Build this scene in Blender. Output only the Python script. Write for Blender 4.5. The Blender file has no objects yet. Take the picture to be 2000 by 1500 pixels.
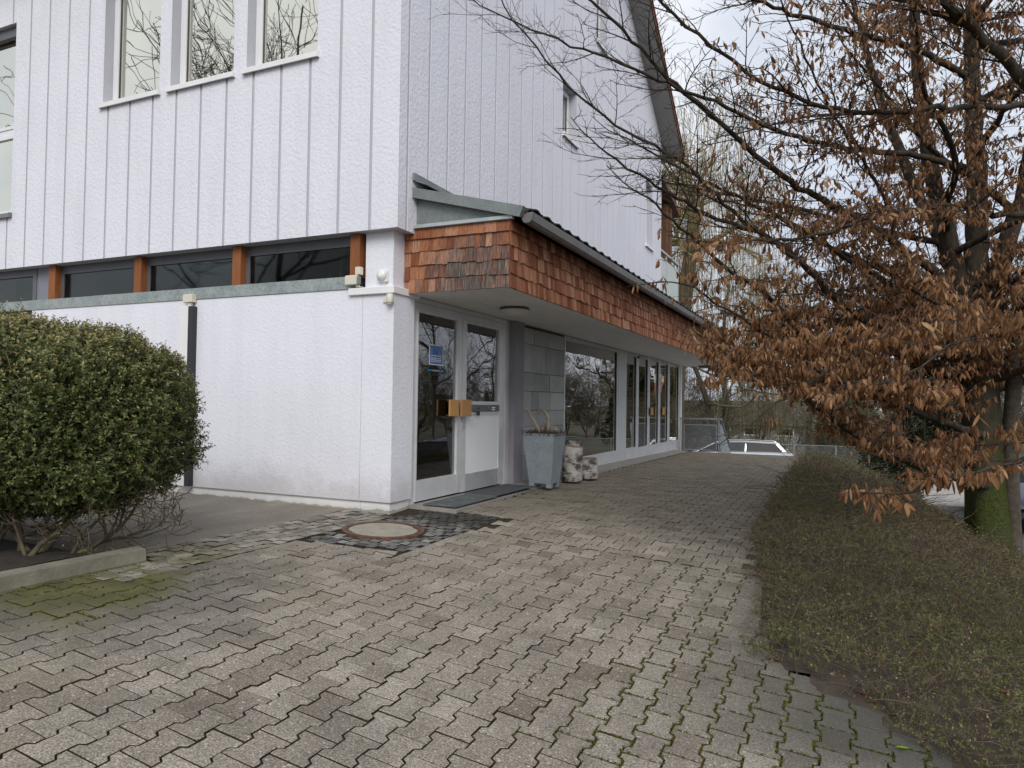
import bpy, math, random
import numpy as np
from mathutils import Vector, Matrix

# ------------------------------------------------------------------ camera, sky, sun, exposure
SC = bpy.context.scene
COL = SC.collection
R = math.radians
CAM = (3.995, -5.919, 1.132)
YAW, PITCH, ROLL, FPX = 0.4312, 0.0259, 0.0137, 1397.96

def cam_axes():
    f = Vector((-math.sin(YAW)*math.cos(PITCH), math.cos(YAW)*math.cos(PITCH), math.sin(PITCH)))
    r = Vector((math.cos(YAW), math.sin(YAW), 0)); u = r.cross(f)
    c, s = math.cos(ROLL), math.sin(ROLL)
    return c*r + s*u, c*u - s*r, f
CR, CU, CF = cam_axes()
cd = bpy.data.cameras.new('camera'); cam = bpy.data.objects.new('camera', cd); COL.objects.link(cam)
cd.sensor_width = 36.0; cd.lens = 36.0*FPX/2000; cd.clip_start = 0.05; cd.clip_end = 2000
cam.matrix_world = Matrix(((CR.x, CU.x, -CF.x, CAM[0]), (CR.y, CU.y, -CF.y, CAM[1]), (CR.z, CU.z, -CF.z, CAM[2]), (0, 0, 0, 1)))
SC.camera = cam

SUN_EL, SUN_AZ = R(38), R(152)          # azimuth clockwise from +Y: light comes from behind the camera
w = bpy.data.worlds.new('World'); SC.world = w; w.use_nodes = True
wn, wl_ = w.node_tree.nodes, w.node_tree.links
bg = wn['Background']
sky = wn.new('ShaderNodeTexSky'); sky.sky_type = 'NISHITA'; sky.sun_disc = False
sky.sun_elevation = SUN_EL; sky.sun_rotation = SUN_AZ; sky.dust_density = 3.0; sky.air_density = 1.0
tc = wn.new('ShaderNodeTexCoord'); nz = wn.new('ShaderNodeTexNoise'); nz.inputs['Scale'].default_value = 2.2
nz.inputs['Detail'].default_value = 6; nz.inputs['Roughness'].default_value = 0.6
wl_.new(tc.outputs['Generated'], nz.inputs['Vector'])
rp = wn.new('ShaderNodeValToRGB'); rp.color_ramp.elements[0].position = 0.34; rp.color_ramp.elements[1].position = 0.62
rp.color_ramp.elements[0].color = (4.2, 4.7, 5.7, 1); rp.color_ramp.elements[1].color = (7.0, 7.2, 7.5, 1)
wl_.new(nz.outputs['Fac'], rp.inputs['Fac'])
mx = wn.new('ShaderNodeMix'); mx.data_type = 'RGBA'; mx.inputs[0].default_value = 0.88
wl_.new(sky.outputs[0], mx.inputs[6]); wl_.new(rp.outputs[0], mx.inputs[7]); wl_.new(mx.outputs[2], bg.inputs[0])
bg.inputs[1].default_value = 0.1

sd = bpy.data.lights.new('sun', 'SUN'); sun = bpy.data.objects.new('sun', sd); COL.objects.link(sun)
sd.energy = 1.4; sd.angle = R(34); sd.color = (1, 0.97, 0.92)
sv = Vector((math.sin(SUN_AZ)*math.cos(SUN_EL), math.cos(SUN_AZ)*math.cos(SUN_EL), math.sin(SUN_EL)))
sun.rotation_euler = sv.to_track_quat('Z', 'Y').to_euler()

SC.view_settings.view_transform = 'Standard'; SC.view_settings.look = 'None'
SC.view_settings.exposure = 0.52; SC.view_settings.gamma = 1.0
SC.render.engine = 'CYCLES'
SC.cycles.max_bounces = 5; SC.cycles.diffuse_bounces = 3; SC.cycles.glossy_bounces = 3; SC.cycles.transparent_max_bounces = 12

rng = np.random.default_rng(7); random.seed(7)

# ------------------------------------------------------------------ mesh helpers
WLOC = {}
def link(o, parent=None):
    COL.objects.link(o)
    if parent is not None: o.parent = parent
    return o
def wloc(o):
    v = Vector((0, 0, 0))
    while o is not None: v = v + o.location; o = o.parent
    return v
def tag(o, label, cat, group=None):
    o['label'] = label; o['category'] = cat
    if group: o['group'] = group
    return o
def empty(name, loc, label=None, cat=None, group=None, parent=None):
    o = bpy.data.objects.new(name, None); o.empty_display_size = 0.1
    o.location = Vector(loc) - (wloc(parent) if parent else Vector((0, 0, 0)))
    link(o, parent)
    if label: tag(o, label, cat, group)
    return o
def structure(o): o['kind'] = 'structure'; return o
def stuff(o): o['kind'] = 'stuff'; return o

def mesh_obj(name, V, F, mat, parent=None, smooth=False, origin=None, attr=None, mats=None, midx=None):
    """V Nx3 world coords, F list of index tuples -> one object whose origin sits at its base"""
    V = np.asarray(V, float)
    if origin is None:
        lo, hi = V.min(0), V.max(0); origin = ((lo[0]+hi[0])/2, (lo[1]+hi[1])/2, lo[2])
    origin = np.array(origin, float)
    me = bpy.data.meshes.new(name)
    if isinstance(F, np.ndarray):
        n, k = F.shape; me.vertices.add(len(V)); me.vertices.foreach_set('co', (V-origin).astype(np.float32).ravel())
        me.loops.add(n*k); me.loops.foreach_set('vertex_index', F.astype(np.int32).ravel())
        me.polygons.add(n); me.polygons.foreach_set('loop_start', np.arange(0, n*k, k, dtype=np.int32))
        me.polygons.foreach_set('loop_total', np.full(n, k, dtype=np.int32)); me.update(calc_edges=True)
    else:
        me.from_pydata((V-origin).tolist(), [], [tuple(f) for f in F]); me.update()
    if smooth: me.polygons.foreach_set('use_smooth', np.ones(len(me.polygons), dtype=bool))
    if attr is not None:
        a = me.attributes.new('rnd', 'FLOAT', 'POINT'); a.data.foreach_set('value', np.asarray(attr, np.float32))
    for m in (mats or [mat]): me.materials.append(m)
    if midx is not None: me.polygons.foreach_set('material_index', np.asarray(midx, np.int32))
    o = bpy.data.objects.new(name, me)
    pw = wloc(parent) if parent is not None else Vector((0, 0, 0))
    o.location = Vector(origin) - pw
    return link(o, parent)

class MB:
    """collects simple solids into one mesh"""
    def __init__(s): s.v = []; s.f = []
    def add(s, V, F):
        b = len(s.v); s.v += [tuple(map(float, p)) for p in V]; s.f += [tuple(i+b for i in f) for f in F]; return s
    def box(s, x0, x1, y0, y1, z0, z1, bv=0.0):
        if bv > 0:
            x0, x1 = min(x0, x1), max(x0, x1); y0, y1 = min(y0, y1), max(y0, y1); z0, z1 = min(z0, z1), max(z0, z1)
            V = []
            for z, i in ((z0, bv), (z0+bv, 0), (z1-bv, 0), (z1, bv)):
                if i:
                    V += [(x0+i, y0+i, z), (x1-i, y0+i, z), (x1-i, y1-i, z), (x0+i, y1-i, z)]
                    # ring of 4 doubled to 8 for the chamfered verticals
                    V += []
                else:
                    V += [(x0, y0, z), (x1, y0, z), (x1, y1, z), (x0, y1, z)]
            F = [(3, 2, 1, 0), (12, 13, 14, 15)]
            for k in range(3):
                for j in range(4):
                    F.append((4*k+j, 4*k+(j+1) % 4, 4*k+4+(j+1) % 4, 4*k+4+j))
            return s.add(V, F)
        V = [(x0, y0, z0), (x1, y0, z0), (x1, y1, z0), (x0, y1, z0), (x0, y0, z1), (x1, y0, z1), (x1, y1, z1), (x0, y1, z1)]
        return s.add(V, [(3, 2, 1, 0), (4, 5, 6, 7), (0, 1, 5, 4), (1, 2, 6, 5), (2, 3, 7, 6), (3, 0, 4, 7)])
    def hexa(s, V):     # 8 corners, bottom ring then top ring
        return s.add(V, [(3, 2, 1, 0), (4, 5, 6, 7), (0, 1, 5, 4), (1, 2, 6, 5), (2, 3, 7, 6), (3, 0, 4, 7)])
    def prism(s, poly, d):   # poly: list of 3D points, d: extrusion vector
        n = len(poly); d = Vector(d)
        V = [Vector(p) for p in poly] + [Vector(p)+d for p in poly]
        F = [tuple(range(n))[::-1], tuple(range(n, 2*n))] + [(i, (i+1) % n, n+(i+1) % n, n+i) for i in range(n)]
        return s.add(V, F)
    def lathe(s, prof, c, n=24, axis='Z'):   # prof: (radius, height) list
        V = []; F = []; c = Vector(c)
        for r, h in prof:
            for k in range(n):
                a = 2*math.pi*k/n
                p = {'Z': (r*math.cos(a), r*math.sin(a), h), 'Y': (r*math.cos(a), h, r*math.sin(a)), 'X': (h, r*math.cos(a), r*math.sin(a))}[axis]
                V.append(c+Vector(p))
        for i in range(len(prof)-1):
            for k in range(n):
                F.append((i*n+k, i*n+(k+1) % n, (i+1)*n+(k+1) % n, (i+1)*n+k))
        F.append(tuple(range(n))[::-1]); F.append(tuple(range((len(prof)-1)*n, len(prof)*n)))
        return s.add(V, F)
    def tube(s, pts, r, n=8):
        T = tubes([(np.array(pts, float), np.full(len(pts), r) if np.isscalar(r) else np.array(r))], n)
        return s.add(T[0], [tuple(f) for f in T[1]])
    def obj(s, name, mat, parent=None, smooth=False, origin=None, **k):
        return mesh_obj(name, s.v, s.f, mat, parent, smooth, origin, **k)

def tubes(lst, n=4, cap=True):
    """lst of (pts Kx3, radii K) -> verts, quad faces array"""
    VV, FF = [], []; b = 0
    ang = np.arange(n)*2*np.pi/n; ca, sa = np.cos(ang), np.sin(ang)
    for P, r in lst:
        K = len(P)
        t = np.gradient(P, axis=0); t /= np.linalg.norm(t, axis=1)[:, None]+1e-9
        ref = np.array([0, 0, 1.0]) if abs(t[:, 2]).mean() < 0.8 else np.array([1.0, 0, 0])
        a = np.cross(t, ref); a /= np.linalg.norm(a, axis=1)[:, None]+1e-9
        c = np.cross(t, a)
        ring = P[:, None, :] + r[:, None, None]*(a[:, None, :]*ca[None, :, None] + c[:, None, :]*sa[None, :, None])
        VV.append(ring.reshape(-1, 3))
        i = np.arange(K-1)[:, None]*n; k = np.arange(n)[None, :]; k2 = (k+1) % n
        q = np.stack([i+k, i+k2, i+n+k2, i+n+k], -1).reshape(-1, 4)+b
        FF.append(q); b += K*n
    return np.concatenate(VV), np.concatenate(FF)

# ------------------------------------------------------------------ materials
def nodes(name):
    m = bpy.data.materials.new(name); m.use_nodes = True
    n = m.node_tree.nodes; return m, n, m.node_tree.links, n['Principled BSDF']
class NT:
    def __init__(s, name):
        s.m, s.n, s.l, s.b = nodes(name)
        s.pos = None
    def P(s):
        if s.pos is None: s.pos = s.n.new('ShaderNodeNewGeometry').outputs['Position']
        return s.pos
    def noise(s, scale, detail=4, rough=.55, vec=None, stretch=None):
        t = s.n.new('ShaderNodeTexNoise'); t.inputs['Scale'].default_value = scale; t.inputs['Detail'].default_value = detail
        t.inputs['Roughness'].default_value = rough
        v = vec if vec is not None else s.P()
        if stretch:
            mp = s.n.new('ShaderNodeMapping'); mp.inputs['Scale'].default_value = stretch; s.l.new(v, mp.inputs['Vector']); v = mp.outputs[0]
        s.l.new(v, t.inputs['Vector']); return t.outputs['Fac']
    def voro(s, scale, feature='F1', vec=None, out='Distance'):
        t = s.n.new('ShaderNodeTexVoronoi'); t.inputs['Scale'].default_value = scale; t.feature = feature
        s.l.new(vec if vec is not None else s.P(), t.inputs['Vector']); return t.outputs[out]
    def ramp(s, f, stops):
        r = s.n.new('ShaderNodeValToRGB'); e = r.color_ramp.elements
        while len(e) < len(stops): e.new(0.5)
        for k, (p, c) in enumerate(stops):
            e[k].position = p; e[k].color = (*c, 1) if not np.isscalar(c) else (c, c, c, 1)
        s.l.new(f, r.inputs[0]); return r.outputs[0]
    def mix(s, f, a, b, mode='MIX'):
        m = s.n.new('ShaderNodeMix'); m.data_type = 'RGBA'; m.blend_type = mode
        for i, v in ((0, f), (6, a), (7, b)):
            if isinstance(v, (int, float)): m.inputs[i].default_value = v if i == 0 else (v, v, v, 1)
            elif isinstance(v, tuple): m.inputs[i].default_value = (*v, 1)
            else: s.l.new(v, m.inputs[i])
        return m.outputs[2]
    def math(s, op, a, b=0.0, clamp=False):
        m = s.n.new('ShaderNodeMath'); m.operation = op; m.use_clamp = clamp
        for i, v in ((0, a), (1, b)):
            if isinstance(v, (int, float)): m.inputs[i].default_value = v
            else: s.l.new(v, m.inputs[i])
        return m.outputs[0]
    def xyz(s):
        x = s.n.new('ShaderNodeSeparateXYZ'); s.l.new(s.P(), x.inputs[0]); return x.outputs
    def rng(s, v, a, b):      # smooth 0..1 between a and b
        m = s.n.new('ShaderNodeMapRange'); m.interpolation_type = 'SMOOTHSTEP'; m.inputs[1].default_value = a; m.inputs[2].default_value = b
        s.l.new(v, m.inputs[0]); return m.outputs[0]
    def rnd(s):               # per object / per piece random
        o = s.n.new('ShaderNodeObjectInfo'); a = s.n.new('ShaderNodeAttribute'); a.attribute_name = 'rnd'
        return s.math('FRACT', s.math('ADD', o.outputs['Random'], a.outputs['Fac']))
    def ocol(s): return s.n.new('ShaderNodeObjectInfo').outputs['Color']
    def bump(s, h, strength=.3, dist=.01):
        b = s.n.new('ShaderNodeBump'); b.inputs['Strength'].default_value = strength; b.inputs['Distance'].default_value = dist
        s.l.new(h, b.inputs['Height']); s.l.new(b.outputs[0], s.b.inputs['Normal'])
    def set(s, col=None, rough=None, metal=None, spec=None):
        for k, v in (('Base Color', col), ('Roughness', rough), ('Metallic', metal), ('Specular IOR Level', spec)):
            if v is None: continue
            if isinstance(v, tuple): s.b.inputs[k].default_value = (*v, 1)
            elif isinstance(v, (int, float)): s.b.inputs[k].default_value = v
            else: s.l.new(v, s.b.inputs[k])
        return s.m
def simple(name, col, rough=.6, var=.12, scale=6.0, bump=0.0, bscale=60.0, metal=0.0, spec=.5, detail=4):
    t = NT(name); c = tuple(x*(1-var) for x in col); d = tuple(min(1, x*(1+var)) for x in col)
    t.set(t.ramp(t.noise(scale, detail), [(.3, c), (.7, d)]), rough, metal, spec)
    if bump: t.bump(t.noise(bscale, 3), bump, .01)
    return t.m

def m_plaster(name, col, bs, st, fine):
    t = NT(name)
    n1 = t.noise(bs, 2, .6); n2 = t.voro(bs*.8, 'SMOOTH_F1'); h = t.math('ADD', n1, t.math('MULTIPLY', n2, .8))
    big = t.noise(.9, 4); drip = t.noise(2.0, 5, .6, stretch=(3, 3, .25))
    c = t.ramp(t.math('ADD', t.math('MULTIPLY', big, .5), t.math('MULTIPLY', drip, .5)), [(.34, tuple(x*.93 for x in col)), (.55, col)])
    sp = t.ramp(n1, [(.32, .97), (.55, 1.0)])
    c = t.mix(1.0, c, sp, 'MULTIPLY'); zz_ = t.xyz()[2]
    dk = t.math('MULTIPLY', t.rng(t.math('ADD', zz_, t.math('MULTIPLY', t.noise(5, 5, .65), -.55)), .22, -.18), .42)
    c = t.mix(dk, c, (.36, .33, .28)); t.set(c, .85, 0, .25)
    t.bump(h, st, fine); return t.m
PLASTER = m_plaster('rough_plaster', (.735, .74, .81), 34, .42, .012)
PLASTER_FINE = m_plaster('fine_plaster', (.765, .77, .84), 46, .32, .009)
def m_plinth():
    t = NT('painted_plinth'); z = t.xyz()[2]
    n = t.noise(7, 6, .65); d = t.math('ADD', t.rng(z, .12, -.05), t.math('MULTIPLY', n, .9))
    t.set(t.ramp(d, [(.55, (.76, .76, .77)), (1.0, (.62, .61, .58)), (1.35, (.36, .34, .3))]), .75, 0, .3)
    t.bump(t.noise(25, 4), .35, .01); return t.m
PLINTH = m_plinth()
GROOVE = simple('groove_shade_paint', (.46, .46, .51), .8, .03)  # groove paint grey, with the shade inside the grooves darkened into the colour
WHITE = simple('white_paint', (.78, .78, .78), .45, .04, 3)
WHITE_FRAME = simple('white_window_frame', (.74, .755, .77), .35, .03, 3)
IVORY = simple('ivory_plastic', (.66, .63, .52), .45, .04)
WHITE_PLASTIC = simple('white_plastic', (.74, .74, .72), .35, .03)
DARKGREY = simple('dark_grey_metal', (.10, .105, .12), .45, .1, 5)
GREYBLUE = simple('blue_grey_panel', (.20, .21, .25), .5, .06, 4)
PURPLEGREY = simple('purple_grey_render', (.24, .23, .26), .75, .06, 6, .15, 120)
BLACK = simple('black_plastic', (.02, .02, .022), .45, .1)
RUBBER = simple('dark_rubber', (.055, .06, .065), .85, .2, 30, .3, 200)
def m_galv(name, c0, c1, sc=22, rough=.5):
    t = NT(name); v = t.voro(sc, 'F1', out='Color'); b = t.n.new('ShaderNodeRGBToBW'); t.l.new(v, b.inputs[0])
    n = t.noise(6, 5, .6); f = t.math('ADD', t.math('MULTIPLY', b.outputs[0], .35), t.math('MULTIPLY', n, .75))
    t.set(t.ramp(f, [(.35, c0), (.75, c1)]), rough, .35, .5); return t.m
GALV = m_galv('galvanised_steel', (.24, .28, .28), (.40, .44, .43), 45)
ZINC = m_galv('zinc_sheet', (.17, .19, .19), (.25, .275, .265), 70, .5)
PLANTER_ZINC = m_galv('planter_zinc', (.22, .26, .285), (.31, .35, .375), 60, .5)
ALU = m_galv('brushed_aluminium', (.60, .605, .62), (.70, .705, .72), 3, .42)
ALU_D = m_galv('dull_aluminium', (.42, .425, .44), (.52, .525, .54), 3, .42)
GUTTER = simple('grey_gutter', (.17, .165, .165), .5, .15, 4)
def m_wood(name, c0, c1, stretch=(20, 20, 1.2), sc=3, rough=.6):
    t = NT(name); n = t.noise(sc, 6, .65, stretch=stretch); r = t.rnd()
    t.set(t.mix(t.math('MULTIPLY', r, .35), t.ramp(n, [(.3, c0), (.7, c1)]), tuple(x*.7 for x in c0)), rough, 0, .3)
    t.bump(n, .25, .004); return t.m
OAK = m_wood('orange_timber_post', (.19, .065, .022), (.34, .13, .045))
HANDLEWOOD = m_wood('handle_wood', (.42, .22, .08), (.55, .31, .12), (14, 14, 2))
BALCONY = m_wood('balcony_timber', (.10, .045, .022), (.17, .075, .035))
DRIFT = m_wood('driftwood', (.17, .14, .11), (.40, .35, .29), (6, 6, 3), 6, .8)
def m_shingle():
    t = NT('cedar_shingle'); r = t.rnd()
    n = t.noise(2.2, 7, .7, stretch=(38, 38, 2.2)); n2 = t.noise(5, 3)
    base = t.ramp(r, [(0, (.16, .052, .026)), (.3, (.235, .088, .044)), (.65, (.31, .135, .07)), (1.0, (.42, .225, .14))])
    streak = t.ramp(n, [(.32, .5), (.5, 1.0), (.7, 1.5)])
    c = t.mix(1.0, base, streak, 'MULTIPLY')
    # silvered and blackened weathering on the exposed end: amount travels with each shingle
    sx = t.n.new('ShaderNodeSeparateColor'); t.l.new(t.ocol(), sx.inputs[0])
    am = t.math('SUBTRACT', 1.0, sx.outputs[0])
    g = t.noise(3.0, 5, .7, stretch=(16, 16, 1.6))
    f = t.math('MULTIPLY', am, t.math('ADD', t.math('MULTIPLY', g, 2.8), -.45), True)
    gr = t.ramp(n, [(.3, (.022, .021, .023)), (.5, (.085, .078, .074)), (.75, (.27, .23, .20))])
    t.set(t.mix(f, c, gr), .8, 0, .2); t.bump(n, .4, .004); return t.m
SHINGLE = m_shingle()
def m_bark(name, c0, c1, moss=0.0, sc=14):
    t = NT(name); n = t.noise(sc, 6, .65, stretch=(1, 1, .35)); c = t.ramp(n, [(.3, c0), (.7, c1)])
    if moss:
        z = t.xyz()[2]; mk = t.math('MULTIPLY', t.rng(z, 1.6, -.2), t.rng(t.noise(3.5, 5), .32, .5))
        c = t.mix(t.math('MULTIPLY', mk, moss), c, t.ramp(t.noise(40, 3), [(.3, (.018, .028, .006)), (.7, (.075, .095, .018))]))
    t.set(c, .9, 0, .15); t.bump(n, .6, .02); return t.m
BARK = m_bark('hornbeam_bark', (.030, .025, .019), (.085, .072, .055), .9)
LIMB = m_bark('limb_bark', (.022, .018, .014), (.075, .062, .046), 0, 20)
TWIG = simple('twig_bark', (.05, .036, .028), .85, .3, 9)
BG_BARK = m_bark('grey_bark', (.045, .04, .03), (.12, .105, .08))
BG_TWIG = simple('olive_twig', (.12, .105, .06), .9, .35, 1.5)
BG_TWIG_D = simple('grey_twig', (.07, .06, .048), .9, .3, 1.5)
WILLOW_TWIG = simple('willow_twig', (.24, .19, .08), .85, .3, 2)
def m_leaf(name, stops, trans=.25, rough=.6, vein=False):
    t = NT(name); at_ = t.n.new('ShaderNodeAttribute'); at_.attribute_name = 'rnd'; c = t.ramp(at_.outputs['Fac'], stops)
    if vein: c = t.mix(1.0, c, t.ramp(t.noise(90, 3), [(.3, .75), (.7, 1.15)]), 'MULTIPLY')
    t.set(c, rough, 0, .3)
    tr = t.n.new('ShaderNodeBsdfTranslucent'); t.l.new(c, tr.inputs[0])
    ms = t.n.new('ShaderNodeMixShader'); ms.inputs[0].default_value = trans
    t.l.new(t.b.outputs[0], ms.inputs[1]); t.l.new(tr.outputs[0], ms.inputs[2])
    t.l.new(ms.outputs[0], t.n['Material Output'].inputs[0]); return t.m
LEAF_BROWN = m_leaf('dry_hornbeam_leaf', [(0, (.12, .052, .027)), (.35, (.26, .126, .055)), (.7, (.41, .225, .108)), (1, (.60, .39, .22))], .4, .6, True)
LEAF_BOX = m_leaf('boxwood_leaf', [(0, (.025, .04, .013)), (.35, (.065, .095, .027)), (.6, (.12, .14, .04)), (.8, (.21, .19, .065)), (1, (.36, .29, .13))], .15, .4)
LEAF_COVER = m_leaf('ground_cover_leaf', [(0, (.10, .072, .045)), (.22, (.145, .112, .06)), (.35, (.105, .125, .04)), (.62, (.165, .19, .06)), (.75, (.25, .19, .105)), (1, (.38, .28, .19))], .25, .5)
LEAF_GREEN = m_leaf('fresh_leaf', [(0, (.16, .26, .03)), (1, (.2, .32, .04))], .2)
LEAF_EVER = m_leaf('evergreen_leaf', [(0, (.008, .014, .007)), (.6, (.022, .035, .014)), (1, (.045, .06, .022))], .15, .5)
HEATHER = simple('dry_heather', (.07, .05, .045), .9, .4, 60)
COVER_TWIG = simple('ground_cover_twig', (.13, .095, .065), .9, .4, 12)
SOIL = simple('bed_soil', (.035, .027, .02), .95, .4, 25, .6, 80)

def m_glass(name, tint=(.9, .95, .93), ior=1.5, boost=1.0, rough=0.0, wav=0.0, gcol=(1, 1, 1)):
    m = bpy.data.materials.new(name); m.use_nodes = True; n, l = m.node_tree.nodes, m.node_tree.links; n.clear()
    o = n.new('ShaderNodeOutputMaterial'); g = n.new('ShaderNodeBsdfGlossy'); g.inputs['Roughness'].default_value = rough; g.inputs['Color'].default_value = (*gcol, 1)
    t = n.new('ShaderNodeBsdfTransparent'); t.inputs[0].default_value = (*tint, 1)
    fr = n.new('ShaderNodeFresnel'); fr.inputs[0].default_value = ior
    mm = n.new('ShaderNodeMath'); mm.operation = 'MULTIPLY'; mm.inputs[1].default_value = boost; mm.use_clamp = True
    l.new(fr.outputs[0], mm.inputs[0]); ms = n.new('ShaderNodeMixShader')
    l.new(mm.outputs[0], ms.inputs[0]); l.new(t.outputs[0], ms.inputs[1]); l.new(g.outputs[0], ms.inputs[2]); l.new(ms.outputs[0], o.inputs[0])
    if wav:
        ge = n.new('ShaderNodeNewGeometry'); nt = n.new('ShaderNodeTexNoise'); nt.inputs['Scale'].default_value = 1.6; nt.inputs['Detail'].default_value = 1
        l.new(ge.outputs['Position'], nt.inputs['Vector']); b = n.new('ShaderNodeBump'); b.inputs['Strength'].default_value = wav; b.inputs['Distance'].default_value = .02
        l.new(nt.outputs['Fac'], b.inputs['Height']); l.new(b.outputs[0], g.inputs['Normal'])
    return m
GLASS = m_glass('window_glass', (.80, .85, .83), 1.55, 2.2, .012, .14)
GLASS_DIM = m_glass('tinted_glass', (.45, .47, .46), 1.4, .4, .03, .1)
GLASS_COATED = m_glass('coated_window_glass', (.35, .38, .35), 2.8, 3.0, .012, .14, (1, .985, .86))
CAR_GLASS = m_glass('car_glass', (.25, .27, .27), 1.6, 1.6)
FROST = simple('frosted_glass', (.55, .60, .58), .25, .03)
LAMP_GLASS = simple('opal_glass', (.62, .60, .55), .3, .03)
INTERIOR = simple('interior_wall', (.55, .54, .50), .8, .06, 1)
INTERIOR_D = simple('interior_floor', (.16, .155, .15), .6, .1, 2)
CURTAIN = simple('interior_column', (.62, .64, .62), .7, .03)
SOFFIT = simple('soffit_board', (.76, .75, .72), .6, .05, 2)
TILE = simple('roof_tile', (.035, .032, .032), .75, .25, 12, .3, 60)
def m_stone():
    t = NT('slate_slab'); n = t.noise(4, 6, .6); r = t.rnd()
    c = t.ramp(t.math('ADD', t.math('MULTIPLY', n, .5), t.math('MULTIPLY', r, .5)), [(.2, (.20, .21, .205)), (.5, (.34, .35, .34)), (.8, (.44, .45, .435))])
    t.set(c, .6, 0, .4); t.bump(n, .15, .01); return t.m
STONE = m_stone()

def m_paver():
    t = NT('concrete_paver'); x, y, z = t.xyz(); r = t.rnd()
    sp = t.noise(120, 3, .85); chips = t.voro(120, 'F1', out='Color'); cb = t.n.new('ShaderNodeRGBToBW'); t.l.new(chips, cb.inputs[0])
    base = t.ramp(r, [(0, (.17, .14, .11)), (.1, (.222, .193, .158)), (.5, (.25, .22, .182)), (.9, (.278, .246, .204)), (1, (.312, .278, .234))])
    c = t.mix(1.0, base, t.ramp(sp, [(.32, .28), (.5, .95), (.68, 1.85)]), 'MULTIPLY')
    c = t.mix(t.rng(cb.outputs[0], .84, .95), c, (.48, .45, .40))
    blot = t.noise(3.2, 5, .6); c = t.mix(1.0, c, t.ramp(blot, [(.33, .76), (.58, 1.05)]), 'MULTIPLY')
    # dirt film on the terrace away from the traffic lane, dark damp patch and moss by the planting bed
    far = t.math('MULTIPLY', t.rng(y, -.4, 2.2), .62)
    c = t.mix(far, c, t.ramp(t.noise(2.5, 5), [(.3, (.085, .072, .052)), (.7, (.165, .145, .11))]))
    edge = t.math('MULTIPLY', t.rng(x, 2.9, 4.1), t.rng(t.math('ADD', t.math('MULTIPLY', blot, 1.0), t.rng(y, -3.2, -2.0)), .6, 1.3))
    c = t.mix(t.math('MULTIPLY', edge, .85), c, (.068, .066, .058))
    d1 = t.n.new('ShaderNodeVectorMath'); d1.operation = 'DISTANCE'; t.l.new(t.P(), d1.inputs[0]); d1.inputs[1].default_value = (-.1, -3.05, 0)
    nn = t.noise(5, 5, .6)
    mk = t.rng(t.math('ADD', d1.outputs['Value'], t.math('MULTIPLY', nn, -.9)), .28, -.12)
    mk2 = t.rng(t.math('ADD', d1.outputs['Value'], t.math('MULTIPLY', nn, -1.3)), .75, .05)
    c = t.mix(t.math('MULTIPLY', mk2, .55), c, (.075, .068, .062))
    c = t.mix(t.math('MULTIPLY', mk, .8), c, t.ramp(nn, [(.35, (.045, .05, .012)), (.65, (.11, .105, .03))]))
    yel = t.math('MULTIPLY', t.rng(t.noise(1.1, 3), .5, .72), .35)
    c = t.mix(t.math('MULTIPLY', yel, t.rng(x, 2.6, .2)), c, (.17, .145, .07))
    t.set(c, .9, 0, .2); t.bump(sp, .5, .004); return t.m
PAVER = m_paver()
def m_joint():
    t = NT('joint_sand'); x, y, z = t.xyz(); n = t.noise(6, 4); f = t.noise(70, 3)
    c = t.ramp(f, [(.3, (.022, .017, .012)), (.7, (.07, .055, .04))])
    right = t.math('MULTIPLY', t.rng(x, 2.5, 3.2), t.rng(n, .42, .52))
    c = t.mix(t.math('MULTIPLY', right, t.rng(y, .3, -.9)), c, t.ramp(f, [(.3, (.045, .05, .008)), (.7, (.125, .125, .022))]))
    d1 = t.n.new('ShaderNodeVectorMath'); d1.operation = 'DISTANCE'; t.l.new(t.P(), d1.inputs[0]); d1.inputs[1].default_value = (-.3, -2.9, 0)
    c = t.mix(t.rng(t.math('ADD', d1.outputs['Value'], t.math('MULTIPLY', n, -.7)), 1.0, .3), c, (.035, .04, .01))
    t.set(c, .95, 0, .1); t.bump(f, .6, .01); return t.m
JOINT = m_joint()
def m_sett(name, stops):
    t = NT(name); r = t.rnd(); sp = t.noise(160, 3, .7); y = t.xyz()[1]
    c = t.mix(1.0, t.ramp(r, stops), t.ramp(sp, [(.3, .6), (.5, 1.0), (.7, 1.4)]), 'MULTIPLY')
    c = t.mix(1.0, c, t.ramp(t.noise(4, 4), [(.35, .65), (.6, 1.05)]), 'MULTIPLY')
    x = t.xyz()[0]
    wet = t.math('MULTIPLY', t.rng(t.math('ADD', y, t.math('MULTIPLY', t.noise(3, 3), .7)), .1, .5), t.rng(x, -.3, .1))
    c = t.mix(t.math('MULTIPLY', wet, .8), c, (.028, .027, .022))
    ms = t.math('MULTIPLY', t.rng(y, -1.5, -2.3), t.rng(t.noise(5, 4), .4, .6))
    c = t.mix(t.math('MULTIPLY', ms, .7), c, (.10, .09, .028))
    t.set(c, .8, 0, .3); t.bump(sp, .4, .005); return t.m
SETT = m_sett('granite_sett', [(0, (.085, .085, .085)), (.5, (.15, .148, .142)), (1, (.25, .24, .22))])
SETT_C = m_sett('concrete_sett', [(0, (.16, .145, .12)), (.5, (.24, .215, .18)), (1, (.31, .285, .24))])
def m_yard():
    t = NT('yard_concrete'); n = t.noise(1.6, 6, .6, stretch=(1, .5, 1)); f = t.noise(60, 4)
    c = t.ramp(n, [(.3, (.17, .15, .125)), (.55, (.235, .21, .175)), (.72, (.31, .285, .245))])
    c = t.mix(1.0, c, t.ramp(f, [(.3, .8), (.7, 1.15)]), 'MULTIPLY')
    t.set(c, .9, 0, .2); t.bump(f, .3, .005); return t.m
YARD = m_yard()
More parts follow.
